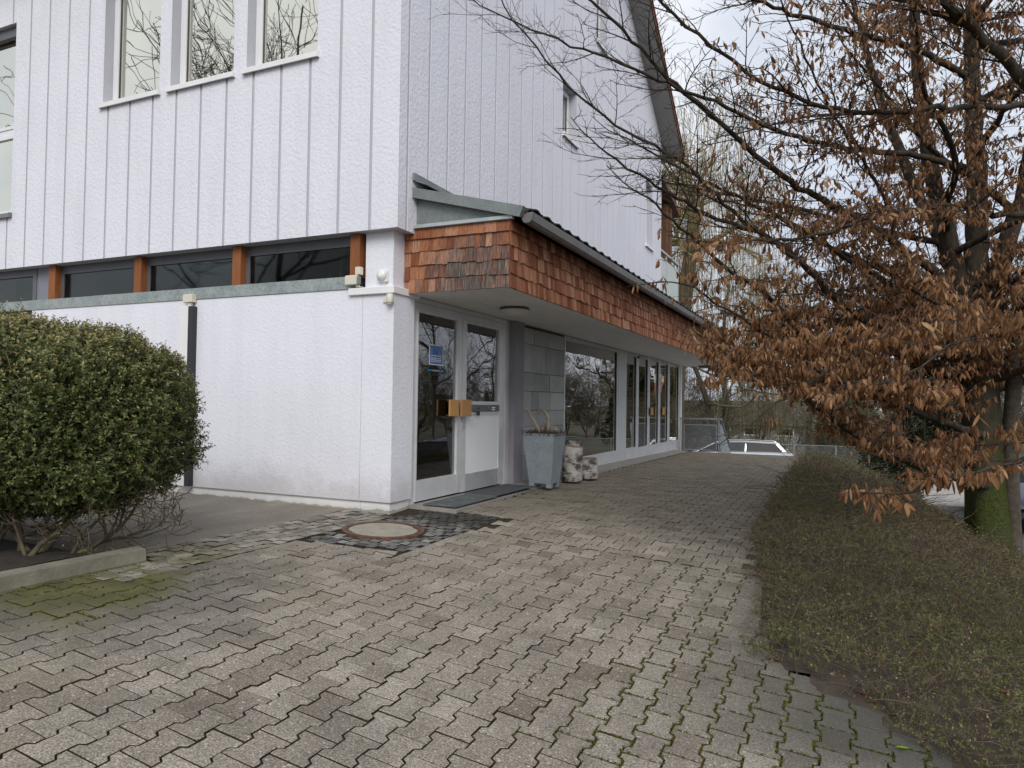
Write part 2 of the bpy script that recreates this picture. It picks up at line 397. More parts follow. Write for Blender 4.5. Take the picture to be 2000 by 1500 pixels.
CONCRETE = simple('pale_concrete', (.26, .245, .22), .85, .2, 6, .3, 50, detail=6)
KERB = simple('mossy_kerb', (.20, .19, .14), .9, .35, 5, .4, 40, detail=6)
COVER_CONC = simple('cover_concrete', (.30, .275, .22), .85, .15, 9, .4, 120, detail=6)
RUST = simple('rusty_iron', (.105, .052, .028), .8, .5, 18, .5, 60, detail=6)
ASPHALT = simple('asphalt', (.075, .075, .08), .85, .15, 3, .3, 90)
ROADC = simple('pale_road', (.36, .34, .31), .85, .12, .6, .2, 40, detail=6)
GRASS_D = simple('verge_ground', (.085, .08, .045), .95, .35, .8, .4, 12, detail=6)
BANKM = simple('bank_soil', (.055, .042, .03), .95, .4, 9, .8, 30)
def m_birch():
    t = NT('birch_bark'); n = t.noise(5, 5, .6, stretch=(1.2, 1.2, 1.6)); m = t.noise(12, 4, .6, stretch=(.6, .6, 3))
    f = t.math('ADD', t.math('MULTIPLY', n, .8), t.math('MULTIPLY', m, .3))
    t.set(t.ramp(f, [(.40, (.035, .028, .024)), (.5, (.12, .10, .09)), (.56, (.34, .32, .30)), (.76, (.54, .52, .49))]), .75, 0, .3); t.bump(f, .4, .02); return t.m
BIRCH = m_birch()
CUTWOOD = simple('cut_wood', (.20, .165, .125), .85, .25, 25)
def paint(name, col, rough=.25, metal=.4):
    t = NT(name); t.set(col, rough, metal, .5); t.b.inputs['Coat Weight'].default_value = .6; t.b.inputs['Coat Roughness'].default_value = .05; return t.m
SILVER = paint('silver_car_paint', (.60, .64, .67)); NAVY = paint('dark_blue_car_paint', (.012, .022, .06), .25, .3)
CHROME = simple('chrome', (.7, .7, .7), .15, .02, 3, metal=1.0)
REDLIGHT = simple('red_lamp', (.45, .01, .02), .2, .05); CLEARLIGHT = simple('clear_lamp', (.6, .62, .65), .12, .05)
TYRE = simple('tyre', (.02, .02, .02), .8, .1); PLATE = simple('number_plate', (.75, .75, .72), .4, .02)
ROOFRED = simple('red_roof', (.30, .06, .035), .8, .2, 2); REDWALL = simple('red_wall', (.32, .05, .04), .7, .1, 1)
BEIGE = simple('beige_wall', (.48, .43, .32), .8, .06, 1); GREYW = simple('grey_wall', (.26, .27, .26), .8, .06, 1); ROOFDK = simple('dark_roof', (.07, .06, .055), .85, .2, 2)
POSTER = simple('poster_blue', (.07, .14, .36), .5, .5, 14, detail=3); POSTERW = simple('poster_white', (.7, .72, .75), .5, .03)
INKBLUE = simple('film_blue', (.01, .16, .42), .5, .05); INK = simple('film_black', (.015, .015, .015), .5, .05)

# ------------------------------------------------------------------ terrain
Z0 = [(-8, 0), (0, 0), (.6, .03), (3, .01), (7, -.04), (14, -.12), (17, -.15)]
SL = [(-9, -.15), (-6, -.14), (-4.4, -.12), (-2.9, -.098), (-.7, -.06), (1, -.047), (5, -.03), (9, -.015), (14, .0)]
Z0x, Z0y = zip(*Z0); SLx, SLy = zip(*SL)
def Gv(x, y):
    x = np.asarray(x, float); y = np.asarray(y, float); ww = .5
    xe = ww*np.log1p(np.exp(np.clip(x/ww, -40, 40))) - ww*math.log(2)*np.exp(-(x/1.5)**2)
    xe = np.where(x < 0, xe + .15*x*(1-np.exp(-(x/1.5)**2)), xe)
    return np.interp(y, Z0x, Z0y) + np.interp(y, SLx, SLy)*xe
def G(x, y): return float(Gv(x, y))
EDGE = [(-30, 16), (-6, 6.5), (-4, 5.5), (-2.7, 4.75), (-2.3, 4.4), (-1.97, 4.1), (-1.82, 3.8), (-1.72, 3.42), (-1.1, 3.32), (0, 3.26), (3.7, 3.2), (17, 3.2)]
EDy, EDx = zip(*EDGE)
def XE(y): return np.interp(y, EDy, EDx)
STREET = -1.56
BF = [(-.5, 0), (0, 0), (.5, .0), (1.2, .07), (2.0, .24), (2.6, .47), (3.4, .95), (4.3, 1.5), (6, 1.7)]
BFx, BFy = zip(*BF)
def BZ(x, y):
    xe = XE(y); d = np.asarray(x)-xe
    z = Gv(np.minimum(x, xe), y) - np.interp(d*(1+.075*np.clip(np.asarray(y)-4, 0, 9)), BFx, BFy) + .06*np.sin(np.asarray(x)*2.1+1)*np.sin(np.asarray(y)*1.3)*np.clip(d, 0, 1)
    return z - np.clip(np.asarray(y)-12.6, 0, 9)*.55
def sheet(name, xs, ys, zf, mat, keep=None):
    X, Y = np.meshgrid(xs, ys); Z = zf(X, Y); V = np.stack([X, Y, Z], -1).reshape(-1, 3); nx = len(xs)
    F = [(j*nx+i, j*nx+i+1, (j+1)*nx+i+1, (j+1)*nx+i) for j in range(len(ys)-1) for i in range(nx-1)
         if keep is None or keep((xs[i]+xs[i+1])/2, (ys[j]+ys[j+1])/2)]
    return mesh_obj(name, V, np.array(F), mat, smooth=True, origin=(0, 0, 0))
structure(MB().add([(-700, -700, STREET-.012), (700, -700, STREET-.012), (700, 700, STREET-.012), (-700, 700, STREET-.012)], [(0, 1, 2, 3)]).obj('ground', GRASS_D, origin=(0, 0, 0)))
structure(MB().add([(2, -60, STREET-.004), (60, -60, STREET-.004), (60, 16.5, STREET-.004), (2, 16.5, STREET-.004)], [(0, 1, 2, 3)]).obj('parking_lot', ASPHALT, origin=(0, 0, 0)))
structure(MB().add([(-120, 16.5, STREET), (120, 16.5, STREET), (120, 25.6, STREET), (-120, 25.6, STREET)], [(0, 1, 2, 3)]).obj('road', ROADC, origin=(0, 0, 0)))
structure(MB().box(-40, 60, 16.38, 16.53, STREET-.02, STREET+.1, .01).obj('kerb_line', CONCRETE))
structure(MB().box(-120, 120, 25.6, 25.75, STREET-.02, STREET+.1, .01).obj('kerb_line', CONCRETE))
# paving bed: one sheet under every stone
paving = structure(sheet('paving', np.r_[np.arange(-.7, 3.21, .15), 3.45], np.arange(-9, 13.71, .15), lambda x, y: Gv(x, y)-.014, JOINT))
structure(sheet('paving_bed', np.arange(3.45, 16.1, .25), np.arange(-26, -1.5, .25), lambda x, y: Gv(x, y)-.015, JOINT, lambda x, y: x < XE(y)+.25))
structure(sheet('yard', np.r_[np.arange(-34, -8, 2.), np.arange(-8, -.69, .3), -.625], np.arange(-26, .41, .3), lambda x, y: Gv(x, y)-.003, YARD))
structure(sheet('bank', np.arange(3.1, 24, .25), np.arange(-26, 17.6, .25), lambda x, y: np.maximum(BZ(x, y)-.01, STREET-.03), BANKM, lambda x, y: x > XE(y)-.12))
structure(MB().hexa([(-.2, 13.7, STREET-.02), (3.3, 13.7, STREET-.02), (3.3, 17, STREET-.02), (-.2, 17, STREET-.02), (-.2, 13.65, -.14), (3.3, 13.65, -.14), (3.3, 13.95, -.16), (-.2, 13.95, -.16)]).obj('terrace_end_slope', CONCRETE))

def project(p):
    d = Vector(p)-Vector(CAM); wz = d.dot(CF)
    if wz < .2: return None
    return 1000+FPX*d.dot(CR)/wz, 750-FPX*d.dot(CU)/wz, wz
def seen(p, m=250):
    q = project(p); return q is not None and -m < q[0] < 2000+m and -m < q[1] < 1500+m*1.2

# ------------------------------------------------------------------ pavers
def clip_poly(poly, nx, ny, c):       # keep nx*x+ny*y<=c
    out = []
    for i in range(len(poly)):
        a, b = poly[i], poly[(i+1) % len(poly)]; da, db = nx*a[0]+ny*a[1]-c, nx*b[0]+ny*b[1]-c
        if da <= 0: out.append(a)
        if da*db < 0: t = da/(da-db); out.append((a[0]+(b[0]-a[0])*t, a[1]+(b[1]-a[1])*t))
    return out
PL, PW = .2015, .1445
def inset(poly, g):
    P = np.array(poly, float); e = np.roll(P, -1, 0)-P; e /= np.linalg.norm(e, axis=1)[:, None]; n2 = np.stack([e[:, 1], -e[:, 0]], 1); n1 = np.roll(n2, 1, 0)
    return [tuple(p) for p in P-(n1+n2)/(1+(n1*n2).sum(1))[:, None]*g]
def tee(g=.0040):
    ww, nn, hy = .0845, .0600, PL/2
    half = [(ww, -hy), (ww, -.0585), (nn, -.0425), (nn, .0425), (ww, .0585), (ww, hy)]
    return inset(half + [(-x, -y) for x, y in half], g)
TEE = tee()
def solid_stone(poly, bv=.0035, depth=.03, hz=0.0):
    """bevelled stone, top at z=0"""
    n = len(poly); P = np.array(poly); c = P.mean(0)
    e = np.roll(P, -1, 0)-P; e /= np.linalg.norm(e, axis=1)[:, None]+1e-9
    nr = np.stack([e[:, 1], -e[:, 0]], 1); vn = nr+np.roll(nr, 1, 0); vn /= np.linalg.norm(vn, axis=1)[:, None]+1e-9
    Q = P-vn*bv
    V = [(x, y, 0) for x, y in Q] + [(x, y, -bv*.8) for x, y in P] + [(x, y, -depth) for x, y in P]
    F = [tuple(range(n))] + [(n+i, n+(i+1) % n, (i+1) % n, i) for i in range(n)] + [(2*n+i, 2*n+(i+1) % n, n+(i+1) % n, n+i) for i in range(n)]
    return V, F
def tee_mesh(name, poly):
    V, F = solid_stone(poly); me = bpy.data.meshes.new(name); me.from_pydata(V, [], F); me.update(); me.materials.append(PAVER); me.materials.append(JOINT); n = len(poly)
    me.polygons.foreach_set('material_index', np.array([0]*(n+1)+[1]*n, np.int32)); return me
TEE_ME = tee_mesh('paver', TEE)
stones = []          # (cx, cy, rot90, poly or None)
MAN = (.32, -.61, .365)
# near field: columns run along y
for ci in range(-4, 48):
    for rj in range(-1, 32):
        cx = .0723 + ci*PW; cy = -.055 - PL*(rj + (.5 if ci % 2 else 0))
        if cy > .05 or cy < -6.3: continue
        if cx > XE(cy)+.14: continue
        if cx < -.0 and cy > -2.45: continue
        if cx < -.42: continue
        if not seen((cx, cy, G(cx, cy)), 420): continue
        poly = [(x+cx, y+cy) for x, y in TEE]; full = True
        def cl(pol, a, b, c):
            q = clip_poly(pol, a, b, c); return q
        n0 = poly
        poly = cl(poly, 0, 1, -.062)
        if cy > -2.47 and poly: poly = cl(poly, -1, 0, -.006)
        if poly and cx < .98 and cy > -1.36:        # around the sett patch
            if cx > .84: poly = cl(poly, -1, 0, -.915)
            else: poly = cl(poly, -.26, 1, -1.385)
        if not poly or len(poly) < 4: continue
        a = .5*abs(sum(poly[i][0]*poly[(i+1) % len(poly)][1]-poly[(i+1) % len(poly)][0]*poly[i][1] for i in range(len(poly))))
        if a < .004: continue
        stones.append((cx, cy, 0, None if a > .02735 else [(x-cx, y-cy) for x, y in poly]))
# terrace: rows run along x
for rj in range(0, 96):
    for ci in range(-1, 18):
        cy = -.052 + PW*.58 + rj*PW; cx = .25 + PL*(ci + (.5 if rj % 2 else 0))
        if cy > 13.55 or cx > 3.32 or cx < .28+.18*max(0, 1-cy/4): continue
        if cx < .98 and cy < .52: continue
        stones.append((cx, cy, 1, None))
def screen_area(s):
    q = project((s[0], s[1], G(s[0], s[1])))
    if q is None or not (-20 < q[0] < 2020 and -20 < q[1] < 1520): return 0
    return (1/q[2]**2)*abs(CAM[2]-G(s[0], s[1]))/q[2]*(1 if s[3] is None else .5)
order = sorted(range(len(stones)), key=lambda i: -screen_area(stones[i]))
big = set(order[:296])
SV, SF, SA, SM = [], [], [], []
tv, tf = solid_stone(TEE)
for i, (cx, cy, rot, poly) in enumerate(stones):
    jr = random.Random(i*7+1)
    z = G(cx, cy) + jr.gauss(0, .0016); gx = (G(cx+.1, cy)-G(cx-.1, cy))/.2 + jr.gauss(0, .008); gy = (G(cx, cy+.1)-G(cx, cy-.1))/.2 + jr.gauss(0, .008)
    if i in big:
        if poly is None: me = TEE_ME
        else: me = tee_mesh('paver', poly)
        o = bpy.data.objects.new('paver', me); nrm = Vector((-gx, -gy, 1)).normalized()
        q = Vector((0, 0, 1)).rotation_difference(nrm)
        rz = (math.pi/2 if rot else 0) + (jr.gauss(0, .006)) + (math.pi if (poly is None and jr.random() < .5) else 0)
        o.rotation_mode = 'QUATERNION'; o.rotation_quaternion = q @ Matrix.Rotation(rz, 3, 'Z').to_quaternion()
        o.location = (cx, cy, z); link(o, paving)
    else:
        v, f = (tv, tf) if poly is None else solid_stone(poly)
        rz = (math.pi/2 if rot else 0)+jr.gauss(0, .006); c, s = math.cos(rz), math.sin(rz); base = len(SV)
        for x, y, h in v:
            X, Y = c*x-s*y, s*x+c*y; SV.append((cx+X, cy+Y, z+h+gx*X+gy*Y))
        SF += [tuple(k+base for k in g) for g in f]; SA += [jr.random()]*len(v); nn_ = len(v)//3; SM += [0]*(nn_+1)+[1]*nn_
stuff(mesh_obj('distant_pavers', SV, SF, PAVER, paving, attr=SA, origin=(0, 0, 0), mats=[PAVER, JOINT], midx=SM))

# moss growing in the joints: along the bank edge and beside the planting bed
r6 = np.random.default_rng(9); MP = []
T0 = tee(0.0)
for cx, cy, rot, poly in stones:
    if rot or not ((cx > 2.45 and -3.2 < cy < .0) or (cx < .75 and cy < -2.3)): continue
    for i in range(len(T0)):
        p, q = np.array(T0[i]), np.array(T0[(i+1) % len(T0)])
        for _ in range(max(1, int(np.linalg.norm(q-p)/.011))):
            m = p+(q-p)*r6.random()+r6.normal(0, .0022, 2)+(cx, cy)
            w_ = min(1, max(0, (m[0]-2.45)/.7)) if cx > 2 else min(1, max(0, 1.25-math.hypot(m[0]+.2, m[1]+3.0)/.8))
            nzv = .5+.5*math.sin(m[0]*9+1.7*math.sin(m[1]*7))*math.sin(m[1]*8+1.3*math.sin(m[0]*6))
            if r6.random() < w_*1.3*nzv**1.4: MP.append((m[0], m[1]))
MP = np.repeat(np.array(MP), 5, 0)+r6.normal(0, .0035, (len(MP)*5, 2)); nM = len(MP)
# setts: concrete strip along the wall corner and granite patch round the manhole
def put_sett(cx, cy, sx, sy, mat, jr, irregular):
    k = .0065
    pl = []
    for ax, ay in ((-1, -1), (0, -1.0), (1, -1), (1.0, 0), (1, 1), (0, 1.0), (-1, 1), (-1.0, 0)):
        pl.append((ax*(sx/2-k) + jr.gauss(0, irregular), ay*(sy/2-k)+jr.gauss(0, irregular)))
    V, F = solid_stone(pl, .005, .04)
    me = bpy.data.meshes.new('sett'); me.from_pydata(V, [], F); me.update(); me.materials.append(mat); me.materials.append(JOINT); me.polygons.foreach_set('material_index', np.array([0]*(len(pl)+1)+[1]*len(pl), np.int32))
    o = bpy.data.objects.new('sett', me); gx = (G(cx+.1, cy)-G(cx-.1, cy))/.2; gy = (G(cx, cy+.1)-G(cx, cy-.1))/.2
    o.rotation_mode = 'QUATERNION'; o.rotation_quaternion = Vector((0, 0, 1)).rotation_difference(Vector((-gx+jr.gauss(0, .014), -gy+jr.gauss(0, .014), 1)).normalized())
    o.location = (cx, cy, G(cx, cy)+jr.gauss(.003, .003)); link(o, paving)
jr = random.Random(5); ns = 0
for i in range(6):
    for j in range(30):
        cx = -.612+.102*i+.051; cy = -2.9+.104*j+(.05 if i % 2 else 0)+jr.gauss(0, .004)
        if cy > .02 or not seen((cx, cy, 0), 60): continue
        if cx < -.33 and cy < -2.38: continue
        put_sett(cx+jr.gauss(0, .003), cy, .102, .104, SETT_C, jr, .0025); ns += 1
for j in range(22):
    for i in range(12):
        cy = -1.36+.092*j+.012*math.sin(i*1.3); cx = .05+.092*i+(.046 if j % 2 else 0)+jr.gauss(0, .004)
        if cx > .895 or cy > .5 or cy < -1.345+.26*cx: continue
        if math.hypot(cx-MAN[0], cy-MAN[1]) < MAN[2]+.03: continue
        if cx < .12 and cy > .02: continue
        if cx < .5 and cy > .42: continue
        put_sett(cx, cy+jr.gauss(0, .003), jr.uniform(.084, .094), jr.uniform(.082, .092), SETT, jr, .003); ns += 1

# manhole
mz = G(MAN[0], MAN[1]); mh = empty('manhole_cover', (MAN[0], MAN[1], mz-.02), 'round concrete manhole cover in a rusty iron ring in front of the white corner', 'manhole cover')
def flat_ring(r0, r1, z0, z1, n=48):
    V = []; F = []
    for k in range(n):
        a = 2*math.pi*k/n; c, s = math.cos(a), math.sin(a)
        for r, h in ((r0, z0), (r0, z1), (r1, z1), (r1, z0)):
            x, y = MAN[0]+r*c, MAN[1]+r*s; V.append((x, y, h+G(x, y)))
    for k in range(n):
        for j in range(4): F.append((4*k+j, 4*k+(j+1) % 4, 4*((k+1) % n)+(j+1) % 4, 4*((k+1) % n)+j))
    return V, F
MB().add(*flat_ring(.318, .362, -.03, .012)).obj('frame_ring', RUST, mh)
MB().add(*flat_ring(.303, .314, -.03, .010)).obj('cover_rim', RUST, mh)
b = MB(); V = [(MAN[0], MAN[1], mz+.012)]; n = 48
for rr, h in ((.15, .012), (.285, .010), (.300, .007), (.3005, -.03)):
    for k in range(n):
        a = 2*math.pi*k/n; rk = rr*(1-.07*max(0, math.cos(2*(a-R(52))))**24 if rr > .25 else 1)
        x, y = MAN[0]+rk*math.cos(a), MAN[1]+rk*math.sin(a); V.append((x, y, G(x, y)+h))
F = [(0, 1+k, 1+(k+1) % n) for k in range(n)] + [(1+i*n+k, 1+(i+1)*n+k, 1+(i+1)*n+(k+1) % n, 1+i*n+(k+1) % n) for i in range(3) for k in range(n)]
cv = b.add(V, F).obj('cover_plate', COVER_CONC, mh)
MB().lathe([(.006, 0), (.006, .002)], (MAN[0]-.01, MAN[1], mz+.0125), 10).obj('lifting_hole', BLACK, cv)
for sg in (-1, 1):
    a = R(52) if sg > 0 else R(232); x, y = MAN[0]+.286*math.cos(a), MAN[1]+.286*math.sin(a)
    MB().lathe([(.034, 0), (.034, .003)], (x, y, G(x, y)-.002), 14).obj('lifting_pocket', BLACK, cv)

# ------------------------------------------------------------------ house
house = empty('house', (0, 0, 0), 'white plastered house with vertical grooved cladding and a shingled entrance canopy', 'house')
CB = 2.859                                    # underside of the cladding
RIDGE_Y, WTOP, RSL, HY = 5.675, 7.5, .62, 11.35
def roof_z(y): return WTOP + RSL*min(y, HY-y)
def mpL(u, v, z): return (u, v, z)
def mpR(u, v, z): return (-v, u, z)
def bxm(b, mp, u0, u1, v0, v1, z0, z1):
    b.hexa([mp(u0, v0, z0), mp(u1, v0, z0), mp(u1, v1, z0), mp(u0, v1, z0), mp(u0, v0, z1), mp(u1, v0, z1), mp(u1, v1, z1), mp(u0, v1, z1)]); return b
def holed(b, mp, u0, u1, v0, v1, z0, z1, holes):
    us = sorted({u0, u1, *[h[0] for h in holes], *[h[1] for h in holes]}); zs = sorted({z0, z1, *[h[2] for h in holes], *[h[3] for h in holes]})
    us = [u for u in us if u0 <= u <= u1]; zs = [z for z in zs if z0 <= z <= z1]
    for i in range(len(us)-1):
        k = 0
        while k < len(zs)-1:
            um = (us[i]+us[i+1])/2
            inh = lambda zz: any(h[0] < um < h[1] and h[2] < zz < h[3] for h in holes)
            if inh((zs[k]+zs[k+1])/2): k += 1; continue
            e = k
            while e+1 < len(zs)-1 and not inh((zs[e+1]+zs[e+2])/2): e += 1
            bxm(b, mp, us[i], us[i+1], v0, v1, zs[k], zs[e+1]); k = e+1
    return b
WINL = [(-4.44, -3.435, 4.80, 6.35), (-3.245, -2.242, 4.80, 6.35), (-2.045, -1.05, 4.80, 6.35), (-7.5, -6.26, 3.60, 6.24)]
WINR = [(6.20, 6.80, 7.66, 8.9), (4.56, 5.18, 5.40, 6.27), (9.82, 10.43, 4.73, 6.2)]
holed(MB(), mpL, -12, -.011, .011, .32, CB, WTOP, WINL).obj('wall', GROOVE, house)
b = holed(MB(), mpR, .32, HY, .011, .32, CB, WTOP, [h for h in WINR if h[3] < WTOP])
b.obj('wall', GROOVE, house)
b = MB()
zz = WINR[0]
for y0, y1 in ((.02, RIDGE_Y), (RIDGE_Y, zz[0]), (zz[0], zz[1]), (zz[1], HY)):
    lo = WTOP; 
    if y0 == zz[0]:
        b.hexa([(-.32, y0, zz[3]), (-.011, y0, zz[3]), (-.011, y1, zz[3]), (-.32, y1, zz[3]), (-.32, y0, roof_z(y0)), (-.011, y0, roof_z(y0)), (-.011, y1, roof_z(y1)), (-.32, y1, roof_z(y1))])
        b.box(-.32, -.011, y0, y1, lo, zz[2])
    else:
        b.hexa([(-.32, y0, lo), (-.011, y0, lo), (-.011, y1, lo), (-.32, y1, lo), (-.32, y0, roof_z(y0)), (-.011, y0, roof_z(y0)), (-.011, y1, roof_z(y1)), (-.32, y1, roof_z(y1))])
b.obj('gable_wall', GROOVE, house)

def panel_piece(b, mp, u0, u1, z0, z1, ca, cb, z1b=None):
    c = .003; t = .0115
    sec = [(u0, t), (u0, c if ca else 0)] + ([(u0+c, 0)] if ca else []) + ([(u1-c, 0)] if cb else []) + [(u1, c if cb else 0), (u1, t)]
    z1b = z1 if z1b is None else z1b; n = len(sec)
    top = lambda u: z1+(z1b-z1)*(u-u0)/(u1-u0)
    V = [mp(u, v, z0) for u, v in sec] + [mp(u, v, top(u)) for u, v in sec]
    b.add(V, [tuple(range(n))[::-1], tuple(range(n, 2*n))] + [(i, (i+1) % n, n+(i+1) % n, n+i) for i in range(n)])
def panels(mp, edges, topf, wins):
    gh = .0165
    def one(*a):
        b = MB(); panel_piece(b, mp, *a); n = len(b.v)//2
        b.obj('cladding_panel', None, house, mats=[PLASTER, GROOVE], midx=[0, 0]+[1 if i in (0, n-2, n-1) else 0 for i in range(n)])  # panel sides take the shaded groove grey so sunlit edges stay dark
    for k in range(len(edges)-1):
        a, c = edges[k], edges[k+1]; u0 = a+(gh if k > 0 else 0); u1 = c-(gh if k < len(edges)-2 else 0)
        segs = [h for h in wins if h[1] > u0 and h[0] < u1]; zb = CB-.003
        if not segs: one(u0, u1, zb, topf(u0), True, True, topf(u1)); continue
        zlo = min(h[2] for h in segs); zhi = max(h[3] for h in segs)
        one(u0, u1, zb, zlo, True, True)
        if topf(u0) > zhi and topf(u1) > zhi: one(u0, u1, zhi, topf(u0), True, True, topf(u1))
        cur = u0
        for h in sorted(segs):
            if h[0] > cur+.004: one(cur, h[0], zlo, zhi, cur == u0, False)
            cur = max(cur, h[1])
        if cur < u1-.004: one(cur, u1, zlo, zhi, False, True)
panels(mpL, [-.339-.4*k for k in range(20, -1, -1)] + [0.0], lambda u: WTOP, WINL)
panels(mpR, [.0115] + [.158+.4*k for k in range(0, 28)] + [HY], roof_z, WINR)

def window(mp, u0, u1, z0, z1, transom=None, glass=GLASS_COATED, sill=WHITE, rec=.13, fr=.055):
    q = mp(u0, rec, z0); wd = empty('window', (Vector(mp((u0+u1)/2, rec, z0))), parent=house)
    b = MB()
    zs = [z0, transom, z1] if transom else [z0, z1]
    for s_, e_ in ((u0, u0+fr), (u1-fr, u1)): bxm(b, mp, s_, e_, rec, rec+.07, z0, z1)
    for zc in zs:
        a_, c_ = (zc, zc+fr) if zc == z0 else ((zc-fr, zc) if zc == z1 else (zc-fr*.8, zc+fr*.8))
        bxm(b, mp, u0+fr, u1-fr, rec+.001, rec+.069, a_, c_)
    f = b.obj('frame', WHITE_FRAME, wd)
    b = MB(); g = .045
    for k in range(len(zs)-1):
        za, zb = zs[k]+(fr if k == 0 else fr*.8), zs[k+1]-(fr if k == len(zs)-2 else fr*.8)
        for s_, e_ in ((u0+fr, u0+fr+g), (u1-fr-g, u1-fr)): bxm(b, mp, s_, e_, rec-.012, rec+.05, za, zb)
        bxm(b, mp, u0+fr+g, u1-fr-g, rec-.011, rec+.049, za, za+g); bxm(b, mp, u0+fr+g, u1-fr-g, rec-.011, rec+.049, zb-g, zb)
        p = MB(); bxm(p, mp, u0+fr+g-.004, u1-fr-g+.004, rec+.018, rec+.026, za+g-.004, zb-g+.004); p.obj('pane', glass, wd)
        for ga, gb in ((u0+fr+g-.002, u0+fr+g+.012), (u1-fr-g-.012, u1-fr-g+.002)): bxm(MB(), mp, ga, gb, rec+.008, rec+.018, za+g, zb-g).obj('gasket', BLACK, wd)
    b.obj('sash', WHITE_FRAME, wd)
    b = MB(); bxm(b, mp, u0-.03, u1+.03, -.045, rec+.02, z0-.012, z0+.004); bxm(b, mp, u0-.03, u1+.03, -.045, -.03, z0-.052, z0-.012)
    bxm(b, mp, u0-.034, u0-.03, -.047, .02, z0-.052, z0+.012); bxm(b, mp, u1+.03, u1+.034, -.047, .02, z0-.052, z0+.012)
    b.obj('sill', sill, wd)
    # dark room behind
    b = MB(); bxm(b, mp, u0-.4, u1+.4, 1.8, 1.85, z0-.4, z1+.3); b.obj('room_back', INTERIOR_D, wd)
for k, h in enumerate(WINL): window(mpL, *h, transom=4.80 if k == 3 else None, sill=ZINC if k == 3 else WHITE)
for h in WINR: window(mpR, *h, glass=GLASS)
# roller blind box over the left window
bxm(MB(), mpL, -7.5, -6.27, .06, .12, 6.10, 6.235).obj('blind_box', DARKGREY, house)

# roof: two slopes with a wide verge
o_ = .42; th = .09
for sgn in (1, -1):
    b = MB(); ye = -.5 if sgn > 0 else HY+.5; ze = WTOP-.5*RSL; zr = WTOP+RSL*RIDGE_Y
    b.hexa([(-12.4, ye, ze), (o_, ye, ze), (o_, RIDGE_Y, zr), (-12.4, RIDGE_Y, zr), (-12.4, ye, ze+th), (o_, ye, ze+th), (o_, RIDGE_Y, zr+th), (-12.4, RIDGE_Y, zr+th)] if sgn > 0 else
           [(-12.4, RIDGE_Y, zr), (o_, RIDGE_Y, zr), (o_, ye, ze), (-12.4, ye, ze), (-12.4, RIDGE_Y, zr+th), (o_, RIDGE_Y, zr+th), (o_, ye, ze+th), (-12.4, ye, ze+th)])
    rf = b.obj('roof', simple('grey_soffit', (.30, .295, .28), .7, .06, 2), house)
    b = MB(); d = .03
    b.hexa([(o_+.002, ye, ze-.01), (o_+d, ye, ze-.01), (o_+d, RIDGE_Y, zr-.01), (o_+.002, RIDGE_Y, zr-.01), (o_+.002, ye, ze+th), (o_+d, ye, ze+th), (o_+d, RIDGE_Y, zr+th), (o_+.002, RIDGE_Y, zr+th)])
    b.obj('verge_board', BALCONY, rf)
    b = MB(); b.hexa([(-12.4, ye, ze+th+.003), (o_+.05, ye, ze+th+.003), (o_+.05, RIDGE_Y, zr+th+.003), (-12.4, RIDGE_Y, zr+th+.003), (-12.4, ye, ze+th+.04), (o_+.05, ye, ze+th+.04), (o_+.05, RIDGE_Y, zr+th+.04), (-12.4, RIDGE_Y, zr+th+.04)])
    b.obj('tile_layer', ROOFRED, rf)

# clerestory band, rail, pillar, lower wall
posts = [(-5.543, -5.405), (-3.897, -3.77), (-2.276, -2.148), (-.635, -.515)]
for a, c in posts: MB().box(a, c, .085, .21, 2.405, CB, .004).obj('timber_post', OAK, house)
bays = [(-5.405, -3.897), (-3.77, -2.276), (-2.148, -.635)]
for a, c in bays:
    wd = empty('clerestory_window', ((a+c)/2, .15, 2.41), parent=house)
    b = MB(); b.box(a, c, .17, .21, 2.75, CB).box(a, a+.05, .171, .209, 2.41, 2.75).box(c-.02, c, .171, .209, 2.41, 2.75).box(a+.05, c-.02, .172, .208, 2.405, 2.425); b.obj('frame', DARKGREY, wd)
    MB().box(a+.05, c-.02, .185, .193, 2.425, 2.75).obj('pane', GLASS_DIM, wd)
    b = MB(); b.box(a+.5, a+.53, .9, .93, 2.2, 2.85).box(a+.62, a+.64, .9, .92, 2.2, 2.85).box(a+.1, c-.1, 1.0, 1.03, 2.52, 2.55); b.obj('room_fitting', GALV, wd)
MB().box(-5.9, -5.55, .16, .2, 2.41, CB).obj('infill_panel', GREYBLUE, house)
wd = empty('clerestory_window', (-6.6, .15, 2.41), parent=house)
MB().box(-7.6, -5.9, .15, .2, 2.76, CB).box(-5.98, -5.9, .151, .199, 2.41, 2.76).box(-7.6, -5.98, .152, .198, 2.405, 2.43).obj('frame', DARKGREY, wd)
MB().box(-7.6, -5.98, .17, .178, 2.43, 2.76).obj('pane', GLASS_DIM, wd)
MB().box(-6.6, -6.05, .3, .31, 2.42, 2.76).obj('blind', simple('teal_blind', (.03, .12, .12), .8, .3, 14), wd)
MB().box(-7.6, -4.6, .068, .3, 2.28, 2.410, .003).obj('steel_rail', GALV, house)
MB().box(-4.598, -.605, .068, .3, 2.28, 2.412, .003).obj('steel_rail', GALV, house)
MB().box(-.465, -.125, .125, .345, 2.285, CB+.01, .004).obj('pillar', PLASTER_FINE, house)
MB().box(-.62, -.06, .045, .2, 2.21, 2.285, .006).box(-.17, -.061, .2, .54, 2.2105, 2.2845, .006).obj('ledge', WHITE, house)
MB().box(-5.86, -.4625, .08, .4, .11, 2.28, .004).obj('wall', PLASTER_FINE, house)
MB().box(-.4575, -.08, .08, .46, .11, 2.212, .005).obj('wall', PLASTER_FINE, house)
MB().box(-5.86, -.462, .105, .4, -.25, .108).box(-.458, -.105, .104, .44, -.25, .1085).obj('plinth', PLINTH, house)
